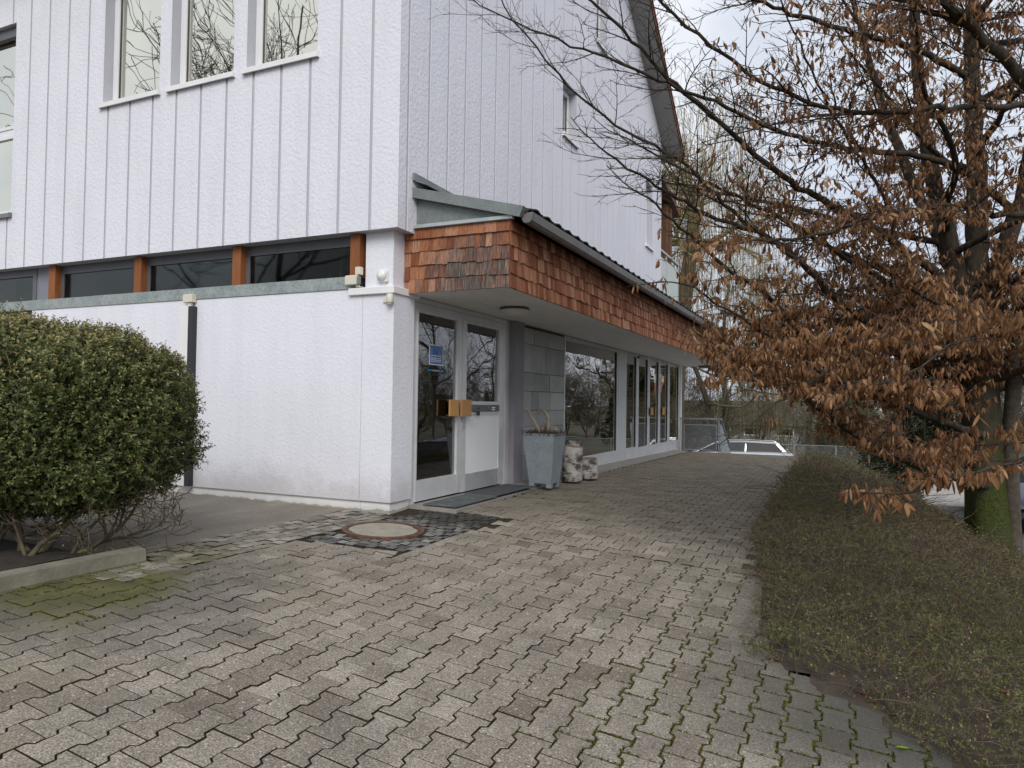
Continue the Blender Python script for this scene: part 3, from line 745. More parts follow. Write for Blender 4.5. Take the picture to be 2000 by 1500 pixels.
MB().box(-.4624, -.4576, .14, .38, .1, 2.2).obj('joint_sealant', simple('joint_sealant', (.42, .42, .43), .8), house)
wd = empty('side_door', (-6.7, .16, 0), parent=house)
MB().box(-7.6, -5.863, .14, .2, 2.18, 2.279).box(-5.95, -5.864, .141, .199, -.2, 2.18).obj('frame', DARKGREY, wd)
MB().box(-7.6, -5.95, .165, .185, -.2, 2.18).obj('leaf', GREYBLUE, wd)
# shell behind everything so that no daylight leaks through the rooms
b = MB(); b.box(-12, -.4, 13.9, 14.2, -.3, 2.26).box(-9.2, -9, .5, 13.9, -.3, 2.84).box(-9, -.3, .5, 13.9, -.3, -.02)
b.box(-9, -.32, .46, 14.2, 2.7, 2.85).obj('interior_shell', INTERIOR, house)
b = MB(); b.box(-2.4, -2.3, 5.2, 13.9, -.02, 2.7).obj('interior_partition', CURTAIN, house)
for ya_, yb_ in ((5.45, 5.85), (7.45, 8.08), (12.2, 12.5)): MB().box(-.62, -.6, ya_, yb_, -.02, 2.4).obj('curtain', CURTAIN, house)
for yy, xx in ((5.9, -1.5), (7.7, -2.6), (9.2, -1.4)): MB().box(xx-.14, xx+.14, yy-.14, yy+.14, -.02, 2.7).obj('interior_column', CURTAIN, house)
MB().box(-1.1, -1.06, .5, 2.9, -.02, 2.7).obj('porch_partition', simple('porch_board', (.48, .46, .40), .8, .1, 3), house)

# ground floor front: entrance door
XF = -.12
dr = empty('entrance_door', (XF, 1.6, .05), parent=house)
bd = lambda b, y0, y1, z0, z1, d0=0.0, d1=.06: b.box(XF-d1, XF+d0, y0, y1, z0, z1)
b = MB(); bd(b, .46, .578, .04, 2.19, .0, .1); bd(b, 2.695, 2.80, .02, 2.19, .0, .1); bd(b, 2.80, 2.92, .02, 2.245, .004, .1); bd(b, .578, 2.695, 2.118, 2.19, -.002, .1); bd(b, .46, 2.80, 2.192, 2.246, .012, .1)
b.obj('frame', ALU, dr)
lf = MB(); bd(lf, .580, .60, .062, 2.116, .012); bd(lf, 1.472, 1.571, .062, 2.116, .012); bd(lf, .60, 1.472, 2.085, 2.116, .011); lf.obj('leaf_frame', ALU, dr)
lf = MB(); bd(lf, 1.579, 1.685, .057, 2.112, .012); bd(lf, 2.60, 2.691, .057, 2.112, .012); bd(lf, 1.685, 2.60, 2.085, 2.112, .011); bd(lf, 1.685, 2.60, .97, 1.14, .011); lf.obj('leaf_frame', ALU, dr)
k = MB(); bd(k, .60, 1.472, .062, .282, .010); k.obj('kick_plate', ALU, dr)
k = MB(); bd(k, 1.685, 2.60, .057, .266, .010); k.obj('kick_plate', ALU_D, dr)
k = MB(); bd(k, 1.685, 2.60, .266, .97, .002); k.obj('door_panel', simple('white_door_panel', (.80, .82, .83), .4, .03, 2), dr)
k = MB(); bd(k, 1.5715, 1.5785, .06, 2.112, -.03, .05); k.obj('door_gap', BLACK, dr)
k = MB(); bd(k, .60, 1.472, .282, 2.085, -.02, .028); k.obj('pane', GLASS, dr)
k = MB(); bd(k, 1.685, 2.60, 1.14, 2.085, -.02, .028); k.obj('pane', GLASS, dr)
for sgn in (0, 1):
    k = MB(); y0 = 1.455 if sgn else 1.17
    if sgn: k.box(XF+.06, XF+.085, 1.455, 1.69, .962, 1.158, .004)
    else: k.box(XF+.05, XF+.07, 1.20, 1.40, .965, 1.155, .004)
    hd = k.obj('handle', HANDLEWOOD, dr)
    k = MB()
    if sgn: k.box(XF+.012, XF+.06, 1.54, 1.60, 1.0, 1.12)
    else: k.box(XF+.012, XF+.05, 1.37, 1.42, .985, 1.135)
    k.obj('handle_bracket', BLACK, dr)
MB().box(XF+.012, XF+.022, 1.59, 1.66, .81, .945, .002).lathe([(.012, 0), (.012, .02)], (XF+.02, 1.625, .90), 12, 'X').obj('lock_plate', ALU_D, dr)
ml = MB(); ml.box(XF+.011, XF+.028, 1.76, 2.575, 1.015, 1.098, .003); ml = ml.obj('mail_slot', DARKGREY, dr)
for yy in (1.80, 2.22): MB().box(XF+.0285, XF+.031, yy, yy+.075, 1.055, 1.085).obj('bell_grille', simple('grille_grey', (.16, .16, .16), .5), dr)
for zz_ in (1.03, 1.056): MB().box(XF+.0285, XF+.030, 2.35, 2.45-(.01 if zz_ < 1.05 else 0), zz_, zz_+.016).obj('name_sticker', PLATE, dr)
MB().box(XF+.0285, XF+.034, 1.955, 2.0, 1.045, 1.065).box(XF+.0285, XF+.04, 1.94, 2.0, .965, 1.018).obj('slot_flap', BLACK, dr)
# film and poster stuck on the left leaf
XP = XF-.018
po = empty('poster', (XP, 1.0, 1.54), 'blue printed notice stuck inside the left glass door leaf', 'poster')
MB().box(XP, XP+.002, .868, 1.165, 1.54, 1.765).obj('border', POSTERW, po)
MB().box(XP+.002, XP+.0035, .878, 1.155, 1.55, 1.757).obj('print', POSTER, po)
b = MB(); jr = random.Random(3)
for zz_ in (1.575, 1.592, 1.612, 1.64):
    y = .90
    while y < 1.12:
        l = jr.uniform(.008, .03); b.box(XP+.0035, XP+.0042, y, y+l, zz_, zz_+.008); y += l+.008
b.obj('print_lines', POSTERW, po)
fl = empty('door_lettering', (XP, 1.0, 1.28), 'small blue and black door lettering below the blue notice', 'lettering')
MB().box(XP, XP+.002, .842, .92, 1.468, 1.488).box(XP, XP+.002, 1.105, 1.18, 1.468, 1.488).obj('blue_bars', INKBLUE, fl)
MB().box(XP, XP+.002, .925, 1.10, 1.464, 1.494).obj('name_bar', INK, fl)
b = MB()
for i in range(6):
    y = .937+i*.026; b.box(XP+.002, XP+.003, y, y+.018, 1.470, 1.488 if i % 2 else 1.483)
b.obj('name_letters', simple('film_grey', (.35, .35, .33), .5), fl)
b = MB()
for zz_, y0, y1 in ((1.446, .93, 1.10), (1.436, .95, 1.11), (1.424, .93, 1.10), (1.39, .95, 1.08), (1.366, .945, 1.08), (1.354, .96, 1.08), (1.336, .945, 1.085), (1.324, .97, 1.08)):
    y = y0
    while y < y1: l = jr.uniform(.008, .022); b.box(XP, XP+.001, y, y+l, zz_, zz_+.006); y += l+.005
for k_ in range(9): b.box(XP, XP+.001, 1.015+.012*math.sin(k_*.9), 1.022+.012*math.sin(k_*.9)+.004, 1.235+k_*.007, 1.242+k_*.007)
b.obj('text_lines', INK, fl)

MB().box(-.34, -.035, 2.922, 3.236, -.05, 2.246, .006).obj('door_pier', PURPLEGREY, house)
# stone slabs
sw = MB().box(-.4, XF-.022, 3.236, 5.055, -.1, 2.246).obj('slab_backing', simple('mortar', (.10, .10, .095), .9), house)
rows = [.02, .37, .78, 1.02, 1.30, 1.567, 1.979, 2.215]
cuts = [[3.24, 3.9, 4.5, 5.05], [3.24, 3.55, 4.25, 4.75, 5.05], [3.24, 3.95, 4.40, 5.05], [3.24, 3.72, 4.00, 4.46, 5.05], [3.24, 3.78, 4.42, 5.05], [3.24, 3.64, 4.23, 4.65, 5.05], [3.24, 3.80, 4.44, 5.05]]
jr = random.Random(11)
for k in range(7):
    for a, c in zip(cuts[k][:-1], cuts[k][1:]):
        pr = jr.uniform(-.004, .004); MB().box(XF-.022, XF+pr, a+.003, c-.003, rows[k]+.003, rows[k+1]-.003, .003).obj('stone_slab', STONE, sw)

# shop front
sf = empty('shop_front', (XF, 9.7, -.1), parent=house)
zb = lambda y: float(np.interp(y, Z0x, Z0y))
XG = XF-.03
frames = [(5.06, 5.10), (8.10, 8.165), (9.60, 9.80), (10.63, 10.82), (11.71, 11.91), (12.77, 12.99), (14.12, 14.33)]
for a, c in frames:
    MB().box(XF-.07, XF+.006, a, c, zb(a)-.02, 2.246, .003).obj('mullion', ALU, sf)
    MB().box(XF-.071, XF-.01, a-.012, a-.0005, .18, 2.17).obj('gasket', BLACK, sf)
MB().box(XF-.09, XF+.012, 8.166, 8.77, -.1, 2.246, .004).obj('pilaster', simple('pale_pilaster', (.50, .52, .53), .5, .03, 2), sf)
edges = [(5.10, 8.10), (8.77, 9.60), (9.80, 10.63), (10.82, 11.71), (11.91, 12.77), (12.99, 14.12)]
for a, c in edges:
    MB().box(XG-.006, XG+.002, a, c, .16, 2.18).obj('pane', GLASS, sf)
    MB().box(XF-.06, XF+.002, a+.0005, c-.0005, zb((a+c)/2)-.02, .19 if a < 9 else .16).obj('base_panel', ALU, sf)
    MB().box(XF-.06, XF+.003, a+.0005, c-.0005, 2.175, 2.2455).obj('head_rail', ALU_D, sf)
for yy in (10.72, 11.95):
    MB().box(XF+.05, XF+.07, yy-.02, yy+.2, .88, 1.06, .003).obj('handle', HANDLEWOOD, sf)
    MB().box(XF+.006, XF+.05, yy+.02, yy+.07, .9, 1.04).obj('handle_bracket', BLACK, sf)
MB().box(XF+.006, XF+.03, 9.66, 9.76, 2.15, 2.21).obj('door_closer', BLACK, sf)
MB().box(-.5, -.1, 14.33, 14.5, -.3, 2.246).obj('end_wall', PLASTER_FINE, house)
# threshold slabs
kx = lambda y: float(np.interp(y, [0, .6, 3, 10, 14.4], [.47, .46, .34, .26, .25]))
for a, c in ((.46, 3.2), (3.206, 5.6), (5.606, 8.1), (8.106, 10.6), (10.606, 13.6)):
    b = MB(); zA, zB_ = zb(a)+.022, zb(c)+.022
    b.hexa([(XF-.02, a, -.4), (kx(a), a, -.4), (kx(c), c, -.4), (XF-.02, c, -.4), (XF-.02, a, zA), (kx(a), a, zA-.01), (kx(c), c, zB_-.01), (XF-.02, c, zB_)])
    structure(b.obj('threshold_slab', CONCRETE))

# ------------------------------------------------------------------ canopy
canopy = empty('canopy', (.5, .32, 2.245), parent=house)
YE = 15.15
for i in range(9):
    MB().box(-.10+.129*i+.002, -.10+.129*(i+1)-.002, .35, YE-.03, 2.248+.0005*(i % 2), 2.27).obj('soffit_board', SOFFIT, canopy)
MB().box(-.118, 1.06, .352, YE-.035, 2.2702, 2.93).obj('core', simple('canopy_core', (.04, .025, .018), .9), canopy)
CX = 1.075; CY = .335
zrow = [2.243, 2.382, 2.522, 2.663, 2.795]
shing = []
jr = random.Random(21)
for face in ('end', 'side'):
    u1 = CX+.01 if face == 'end' else YE
    for r_ in range(5):
        u = (-.117 if face == 'end' else CY-.012)
        while u < u1-.01:
            wdt = (jr.uniform(.055, .11) if face == 'end' else jr.uniform(.05, .10)) if r_ < 4 else jr.uniform(.13, .17)
            if face == 'side' and r_ == 4: wdt = jr.uniform(.08, .14)
            e = min(u+wdt, u1)
            if u1-e < .04: e = u1
            z0 = zrow[r_]+jr.gauss(0, .006 if r_ else .002) if r_ < 4 else 2.797
            z1 = zrow[r_]+.20 if r_ < 3 else (2.80 if r_ == 3 else 2.90)
            shing.append((face, u+.0012, e-.0012, z0, z1, r_, jr.random())); u = e
def sh_verts(s):
    face, a, c, z0, z1, r_, q = s; j = random.Random(int(q*1e6))
    dz = j.gauss(0, .002); tb = .018+j.uniform(-.006, .007); tp = .003 if r_ < 4 else .012
    if r_ == 4: tb = .024
    lo = [(a, 0, z0+dz), (c, 0, z0-dz), (c, tb, z0-dz), (a, tb+j.gauss(0, .001), z0+dz)]
    hi = [(a, 0, z1), (c, 0, z1), (c, tp, z1), (a, tp, z1)]
    if face == 'end': mp_ = lambda u, v, z: (u, CY-.006-v, z)
    else: mp_ = lambda u, v, z: (CX+.006+v, u, z)
    V = [mp_(*p) for p in lo+hi]
    F = [(0, 1, 2, 3), (7, 6, 5, 4), (4, 5, 1, 0), (5, 6, 2, 1), (6, 7, 3, 2), (7, 4, 0, 3)]
    if face == 'side': F = [f[::-1] for f in F]
    return V, F
def sh_area(s):
    p = (s[1], CY, s[3]) if s[0] == 'end' else (CX, s[1], s[3]); q = project(p); return 1/q[2] if s[0] == 'end' else .7/q[2]
srt = sorted(range(len(shing)), key=lambda i: -sh_area(shing[i])); bigs = set(srt[:298])
SV, SF, SA = [], [], []
for i, s in enumerate(shing):
    V, F = sh_verts(s)
    if i in bigs:
        o = mesh_obj('shingle', V, F, SHINGLE, canopy)
        if s[0] == 'end' and s[5] < 4:
            um = (s[1]+s[2])/2; am = max(0, min(1, (um+.02)/.6))*max(0, min(1, (1.12-um)/.12+.35))*(1.0, .95, .75, .35)[s[5]]
            am = max(0, min(1, am+random.Random(i).uniform(-.3, .25))); o.color = (1-am, 1, 1, 1)
    else:
        bse = len(SV); SV += V; SF += [tuple(k+bse for k in f) for f in F]; SA += [s[6]]*8
stuff(mesh_obj('distant_shingles', SV, SF, SHINGLE, canopy, attr=SA))
MB().box(-.02, 1.12, .283, .335, 2.903, 2.94, .003).obj('end_flashing', m_galv('pale_zinc', (.40, .44, .45), (.5, .54, .55), 8), canopy)
MB().prism([(0, .345, 2.94), (1.10, .345, 2.94), (1.16, .345, 2.97), (0, .345, 3.25)], (0, .03, 0)).obj('zinc_cheek', ZINC, canopy)
b = MB(); b.hexa([(0, .33, 3.27), (1.24, .33, 2.945), (1.24, YE, 2.945), (0, YE, 3.27), (0, .33, 3.315), (1.24, .33, 2.985), (1.24, YE, 2.985), (0, YE, 3.315)]); b.obj('roof_deck', TILE, canopy)
b = MB(); b.hexa([(-.02, .255, 3.225), (1.205, .255, 2.905), (1.205, .29, 2.905), (-.02, .29, 3.225), (-.02, .255, 3.328), (1.245, .255, 3.005), (1.245, .40, 3.005), (-.02, .40, 3.328)]); b.obj('verge_cap', ZINC, canopy)
# tiles: interlocking rows, the eaves row reads as waves above the gutter
def tile_mesh():
    V = []; n = 7; L = .40; W = .302
    for s_ in (0, 1):
        for i in range(n):
            t = i/(n-1); zc = .028*math.sin(math.pi*t)**2 + .012*(t > .9)
            V.append((-s_*L, t*W, zc+.012*(1-s_))); 
    for s_ in (0, 1):
        for i in range(n): x, y, z = V[s_*n+i]; V.append((x, y, z-.014))
    F = [(i, i+1, n+i+1, n+i) for i in range(n-1)] + [(2*n+i+1, 2*n+i, 3*n+i, 3*n+i+1) for i in range(n-1)] + [(2*n+i, 2*n+i+1, i+1, i) for i in range(n-1)]
    F += [(0, n, 3*n, 2*n), (n-1, 3*n-1, 4*n-1, 2*n-1)]
    me = bpy.data.meshes.new('roof_tile'); me.from_pydata(V, [], F); me.update(); me.materials.append(TILE); return me
TM = tile_mesh(); ang = math.atan2(.33, 1.24); cw = wloc(canopy)
for r_ in range(3):
    for k in range(48):
        o = bpy.data.objects.new('roof_tile', TM); x = 1.262-r_*.37; 
        if r_ > 0 and k > 30: continue
        o.rotation_euler = (0, ang, 0); o.location = Vector((x, .40+k*.302, 2.987+(1.262-x)*.266+.012+.004*r_)) - cw; link(o, canopy)
MB().box(.0005, .03, .25, HY-.05, 3.39, 3.47, .002).obj('wall_flashing', ZINC, canopy)
MB().prism([(.001, .27, 3.385), (.03, .27, 3.385), (.16, .27, 3.335), (.16, .27, 3.345), (.03, .27, 3.397), (.001, .27, 3.397)], (0, HY-.4, 0)).obj('apron_flashing', ZINC, canopy)
b = MB(); prof = [(1.195, 2.95), (1.20, 2.885), (1.225, 2.86), (1.275, 2.86), (1.30, 2.885), (1.31, 2.962), (1.302, 2.962), (1.293, 2.89), (1.27, 2.87), (1.23, 2.87), (1.207, 2.89), (1.203, 2.95)]
b.prism([(x, .34, z) for x, z in prof], (0, YE-.36, 0)).prism([(x, .334, z) for x, z in [(1.196, 2.949), (1.201, 2.886), (1.226, 2.861), (1.274, 2.861), (1.299, 2.886), (1.309, 2.961)]], (0, .0055, 0)).obj('gutter', GUTTER, canopy)

# lamps and small wall fittings
lp = empty('ceiling_lamp', (.5, 1.72, 2.248), 'round white bowl lamp under the canopy outside the glass doors', 'lamp')
MB().lathe([(.165, 0), (.175, -.012), (.17, -.03)][::-1], (.5, 1.72, 2.248), 32).obj('base_ring', simple('lamp_base', (.09, .075, .06), .6), lp)
MB().lathe([(.0, -.105), (.06, -.102), (.11, -.088), (.15, -.062), (.172, -.031), (.165, -.026)], (.5, 1.72, 2.248), 32).obj('bowl', LAMP_GLASS, lp, True)
lp = empty('ceiling_lamp', (.5, 14.7, 2.248), 'flat rectangular lamp at the far end of the canopy soffit', 'lamp')
MB().box(.32, .72, 14.6, 14.85, 2.19, 2.247, .01).obj('housing', simple('grey_housing', (.15, .15, .15), .5), lp)
MB().box(.34, .70, 14.62, 14.83, 2.175, 2.1895, .004).obj('diffuser', LAMP_GLASS, lp)
ms = empty('motion_sensor', (-.1, .08, 2.10), 'small ivory motion sensor under the white ledge at the wall corner', 'sensor')
MB().box(-.20, -.15, .062, .0795, 2.12, 2.175, .004).obj('wall_plate', IVORY, ms)
MB().box(-.16, -.11, .045, .07, 2.11, 2.145, .006).obj('arm', IVORY, ms)
MB().lathe([(.0, .085), (.028, .084), (.036, .07), (.036, .0), (.034, -.004)][::-1], (-.095, .03, 2.115), 20).obj('head', IVORY, ms, True)
MB().lathe([(.0, -.026), (.016, -.022), (.026, -.01), (.028, 0)], (-.095, .03, 2.113), 16).obj('lens', WHITE_PLASTIC, ms, True)
al = empty('alarm_siren', (-.22, .12, 2.33), 'white dome alarm siren on the upper pillar above the ledge', 'siren')
MB().box(-.285, -.175, .095, .1245, 2.335, 2.455, .008).obj('back_box', WHITE_PLASTIC, al)
V = []; b = MB(); pr_ = [(.058, 0), (.056, -.012), (.047, -.028), (.028, -.04), (.0, -.044)]
b.lathe(pr_, (-.24, .095, 2.405), 22, 'Y').obj('dome', WHITE_PLASTIC, al, True)
MB().tube([(-.215, .11, 2.335), (-.212, .112, 2.31), (-.205, .115, 2.286)], .005, 6).obj('cable', IVORY, al, True)
jb = empty('junction_box', (-.6, .05, 2.30), 'pair of ivory cable junction boxes where the steel rail meets the pillar', 'junction box')
MB().box(-.645, -.50, .02, .067, 2.315, 2.415, .008).obj('lower_box', IVORY, jb)
MB().box(-.53, -.468, .035, .084, 2.418, 2.50, .006).obj('upper_box', IVORY, jb)
MB().box(-.499, -.475, .02, .06, 2.32, 2.40, .004).obj('cable_gland', simple('gland_grey', (.2, .2, .2), .6), jb)
for k in range(3): MB().tube([(-.49-.02*k, .05, 2.32), (-.48-.02*k, .045, 2.295), (-.46+.01*k, .05, 2.288)], .005, 6).obj('cable', IVORY, jb, True)
cdt = empty('cable_duct', (-2.9, .05, .1), 'white and black cable duct running down the white wall above the hedge', 'cable duct')
MB().box(-3.0, -2.872, .018, .0795, .12, 2.2, .003).obj('white_duct', WHITE, cdt)
MB().box(-2.870, -2.80, .012, .0795, .12, 2.195, .003).obj('black_duct', simple('black_duct', (.025, .026, .03), .5), cdt)
MB().box(-2.96, -2.81, .01, .0675, 2.24, 2.335, .006).obj('connection_box', IVORY, cdt)
MB().box(-2.90, -2.85, .03, .06, 2.195, 2.24, .004).obj('duct_collar', IVORY, cdt)

# balcony behind the gable end
bl = empty('balcony', (0, 12.4, 3.3), parent=house)
MB().box(-4, .0, HY+.01, 14.3, 3.05, 3.30).obj('slab', CONCRETE, bl)
for yy in (12.0, 13.42): MB().box(-.05, .0, yy-.025, yy+.025, 3.3, 4.92).obj('post', ALU_D, bl)
MB().box(-.06, .01, HY+.01, 13.46, 4.88, 4.93).obj('handrail', ALU_D, bl)
MB().box(-.03, -.018, HY+.05, 11.95, 3.75, 4.75).box(-.03, -.018, 12.06, 13.38, 3.75, 4.75).obj('glass_infill', FROST, bl)
MB().box(-.5, -.35, 13.5, 13.75, 3.3, 6.6).obj('timber_column', BALCONY, bl)
MB().box(-3.5, -.3, 13.76, 13.95, 3.3, 6.6).obj('timber_screen', BALCONY, bl)
MB().prism([(-4, 12.2, 7.0), (-4, 14.6, 6.5), (-4, 14.6, 6.62), (-4, 12.2, 7.12)], (3.8, 0, 0)).obj('balcony_roof', BALCONY, bl)
MB().box(-12, 0, HY+.01, 14.33, 2.3, 3.04).obj('extension_top', simple('extension_render', (.5, .5, .52), .8), house)

# ------------------------------------------------------------------ things by the entrance
mt = empty('door_grate', (.2, 1.0, .03), 'galvanised foot scraper grate sunk in front of the left door leaf', 'grate')
zq = zb(1)+.024
MB().box(.02, .42, .52, 1.50, zq, zq+.004).obj('tray', DARKGREY, mt)
b = MB()
for i in range(40): b.box(.025, .415, .53+i*.0245, .536+i*.0245, zq+.004, zq+.014)
for i in range(9): b.box(.03+i*.047, .034+i*.047, .525, 1.495, zq+.0045, zq+.0125)
stuff(b.obj('grate_bars', m_galv('grate_steel', (.09, .11, .11), (.17, .20, .195), 30), mt))
MB().box(-.02, .40, 1.52, 2.62, zq, zq+.012, .004).obj('doormat', RUBBER)
tag(bpy.data.objects['doormat'], 'flat dark grey doormat in front of the right door leaf', 'doormat')

pt = empty('planter', (.45, 2.87, zb(2.9)+.01), 'tall tapered galvanised planter beside the entrance pier', 'planter')
pz = zb(2.9)+.02; x0, x1, y0, y1 = .285, .595, 2.72, 3.02; t0, t1, v0, v1 = .215, .655, 2.655, 3.085; pzt = .735
def ring(a, c, e, g, z): return [(a, e, z), (c, e, z), (c, g, z), (a, g, z)]
b = MB()
lo, hi, hin, lin = ring(x0, x1, y0, y1, pz+.055), ring(t0, t1, v0, v1, pzt), ring(t0+.02, t1-.02, v0+.02, v1-.02, pzt), ring(x0+.06, x1-.06, y0+.06, y1-.06, pzt-.12)
V = lo+hi+hin+lin; F = [(3, 2, 1, 0)]
for k in range(3): F += [(4*k+j, 4*k+(j+1) % 4, 4*k+4+(j+1) % 4, 4*k+4+j) for j in range(4)]
b.add(V, F).obj('pot', PLANTER_ZINC, pt)
for ax, ay in ((x0, y0), (x1-.07, y0), (x1-.07, y1-.06), (x0, y1-.06)):
    MB().hexa([(ax, ay, pz), (ax+.07, ay, pz), (ax+.07, ay+.06, pz), (ax, ay+.06, pz), (ax, ay, pz+.056), (ax+.07, ay, pz+.056), (ax+.07, ay+.06, pz+.056), (ax, ay+.06, pz+.056)]).obj('foot', PLANTER_ZINC, pt)
b = MB(); b.add([(t0+.02, v0+.02, pzt-.03), (t1-.02, v0+.02, pzt-.03), (t1-.02, v1-.02, pzt-.03), (t0+.02, v1-.02, pzt-.03)], [(0, 1, 2, 3)]).obj('soil', SOIL, pt)
he = []; r2 = np.random.default_rng(4)
for i in range(900):
    p = np.array([r2.uniform(t0-.01, t1+.015), r2.uniform(v0-.01, v1+.015), pzt-.03]); d = np.array([r2.normal(0, .35), r2.normal(0, .35), 1.0]); l = r2.uniform(.03, .075)*1.15
    pts = np.stack([p, p+d*l*.5+r2.normal(0, .008, 3), p+d*l+r2.normal(0, .012, 3)]); he.append((pts, np.array([.0022, .002, .001])))
V, F = tubes(he, 3); ho = mesh_obj('heather', V, F, HEATHER); tag(ho, 'dry brown heather filling the top of the galvanised planter', 'plant')
def drift(name, pts, rad, label):
    P = np.array(pts, float); k = np.linspace(0, len(P)-1, len(P)*4); Q = np.stack([np.interp(k, range(len(P)), P[:, i]) for i in range(3)], 1)
    for _ in range(2): Q[1:-1] = (Q[:-2]+2*Q[1:-1]+Q[2:])/4
    rr = np.interp(k, range(len(P)), rad)*(1+.12*np.sin(np.arange(len(k))*1.7))
    V, F = tubes([(Q, rr)], 10); n = 10; F = [tuple(f) for f in F]+[tuple(range(n))[::-1], tuple(range(len(V)-n, len(V)))]
    o = mesh_obj(name, V, F, DRIFT, smooth=True); tag(o, label, 'driftwood', 'driftwood in the planter'); return o
drift('driftwood', [(.40, 2.82, .68), (.36, 2.80, .82), (.28, 2.78, .95), (.24, 2.76, 1.03), (.225, 2.755, 1.07)], [.028, .026, .02, .024, .008], 'left thin pale driftwood branch leaning up from the planter')
drift('driftwood', [(.47, 2.88, .68), (.485, 2.88, .84), (.48, 2.88, .95), (.43, 2.87, 1.02), (.40, 2.87, 1.05), (.34, 2.87, .98)], [.034, .032, .027, .02, .016, .008], 'thick arched pale driftwood branch in the middle of the planter')
drift('driftwood', [(.36, 2.95, .70), (.38, 2.95, .79), (.41, 2.95, .85), (.45, 2.96, .78), (.47, 2.96, .70)], [.04, .035, .03, .035, .04], 'dark brown root piece behind the two branches in the planter')
drift('driftwood', [(.52, 2.93, .69), (.55, 2.92, .76), (.58, 2.93, .77), (.61, 2.94, .72)], [.045, .04, .045, .03], 'brown root knob at the right of the planter')

def log(x, y, h, r, seed, label, z=None):
    j = random.Random(seed); n = 20; b = MB(); V = []; z0 = zb(y)+.012 if z is None else z
    ph = [j.uniform(0, 6.28) for _ in range(3)]
    lev = [0, .04, .3, .6, .9, 1.0]
    for li, l in enumerate(lev):
        for k in range(n):
            a = 2*math.pi*k/n; rr = r*(1+.05*math.sin(2*a+ph[0])+.03*math.sin(3*a+ph[1]+l*2)) * (.97 if li in (0, 5) else 1)*(1.06-.08*l)
            V.append((x+rr*math.cos(a), y+rr*math.sin(a), z0+h*l+(.012*math.sin(a+ph[2]) if li == 5 else 0)))
    F = [(i*n+k, i*n+(k+1) % n, (i+1)*n+(k+1) % n, (i+1)*n+k) for i in range(5) for k in range(n)]
    e = empty('birch_log', (x, y, z0), label, 'log', 'birch logs beside the planter')
    b.add(V, F+[tuple(range(n))[::-1]]).obj('bark', BIRCH, e, True)
    b = MB(); b.add([(vx, vy, vz+.002) for vx, vy, vz in V[-n:]], [tuple(range(n))]).obj('cut_face', CUTWOOD, e)
log(.47, 3.86, .50, .135, 1, 'tall birch log standing nearest the galvanised planter')
log(.52, 4.42, .30, .14, 2, 'short dark birch log at the right of the stack')
log(.25, 4.55, .56, .13, 4, 'birch log standing behind the short one, against the window')

# ------------------------------------------------------------------ planting bed, kerb, hedge
def ptsG(x, y, o=0): return (x, y, G(x, y)+o)
b = MB(); b.hexa([ptsG(-.53, -5.4, -.1), ptsG(-.40, -5.4, -.1), ptsG(-.335, -2.46, -.1), ptsG(-.46, -2.42, -.1), ptsG(-.53, -5.4, .085), ptsG(-.41, -5.4, .08), ptsG(-.345, -2.47, .08), ptsG(-.455, -2.44, .085)])
k_ = b.obj('bed_kerb', KERB); tag(k_, 'mossy grey kerb stone edging the bed under the hedge', 'kerb')
structure(sheet('bed_soil', np.arange(-5.2, -.45, .25), np.arange(-5.4, -2.42, .2), lambda x, y: Gv(x, y)+.03+.02*np.sin(x*5)*np.sin(y*6), SOIL))

def leaf_quads(C, D, N, L, W, fold=.25):
    """C centers, D unit direction, N unit normal-ish: folded diamond leaf of 2 quads (6 verts)"""
    S = np.cross(D, N); S /= np.linalg.norm(S, axis=1)[:, None]+1e-9; N2 = np.cross(S, D)
    L = L[:, None]; W = W[:, None]
    a = C; m1 = C+D*L*.45; t = C+D*L - N2*L*.12
    l1 = C+D*L*.4+S*W*.5+N2*W*fold; r1 = C+D*L*.4-S*W*.5+N2*W*fold
    V = np.stack([a, l1, t, r1], 1).reshape(-1, 3); n = len(C)
    i = np.arange(n)[:, None]*4
    F = np.concatenate([np.concatenate([i, i+2, i+1], 1), np.concatenate([i, i+3, i+2], 1)])
    return V, F
def unit(v): return v/(np.linalg.norm(v, axis=1)[:, None]+1e-9)

# box hedge: many sprigs, each carrying small paired leaves
r3 = np.random.default_rng(12)
hc = np.array([-1.83, -2.55, .95]); hr = np.array([1.5, .80, .70])
def hedge_r(d):      # superellipsoid radius along unit d, with lumps
    e = (np.abs(d/hr)**4.2).sum(1)**(-1/4.2)
    lump = 1+.045*np.sin(d[:, 0]*9+d[:, 2]*5)+.05*np.sin(d[:, 1]*7-d[:, 2]*8+1)+.03*np.sin(d[:, 0]*17+d[:, 1]*15)
    return e*lump
cand = hc+(r3.random((90000, 3))*2-1)*hr*1.08
q_ = cand-hc; fq = (np.abs(q_/hr)**3.3).sum(1)**(1/3.3)
uq = unit(q_); fq = fq/(1+.04*np.sin(uq[:, 0]*9+uq[:, 2]*5)+.045*np.sin(q_[:, 1]*7-q_[:, 2]*6+1)*np.sin(q_[:, 0]*5)+.02*np.sin(q_[:, 0]*17+q_[:, 1]*15))
P = cand[(fq > .80) & (fq < 1.0) & (cand[:, 2] > .22+.08*np.sin(cand[:, 0]*4.1))]
P = P[r3.permutation(len(P))[:26000]]; ns_ = len(P)
out = unit(P-hc); sd_ = unit(out*.8+np.array([0, 0, .55])+r3.normal(0, .45, (ns_, 3)))
sl = r3.uniform(.04, .11, ns_); top = out[:, 2] > .6; sl[top & (r3.random(ns_) < .06)] *= 1.9
CC, DD, NN, LL, WW, AA, tw = [], [], [], [], [], [], []
per = 8
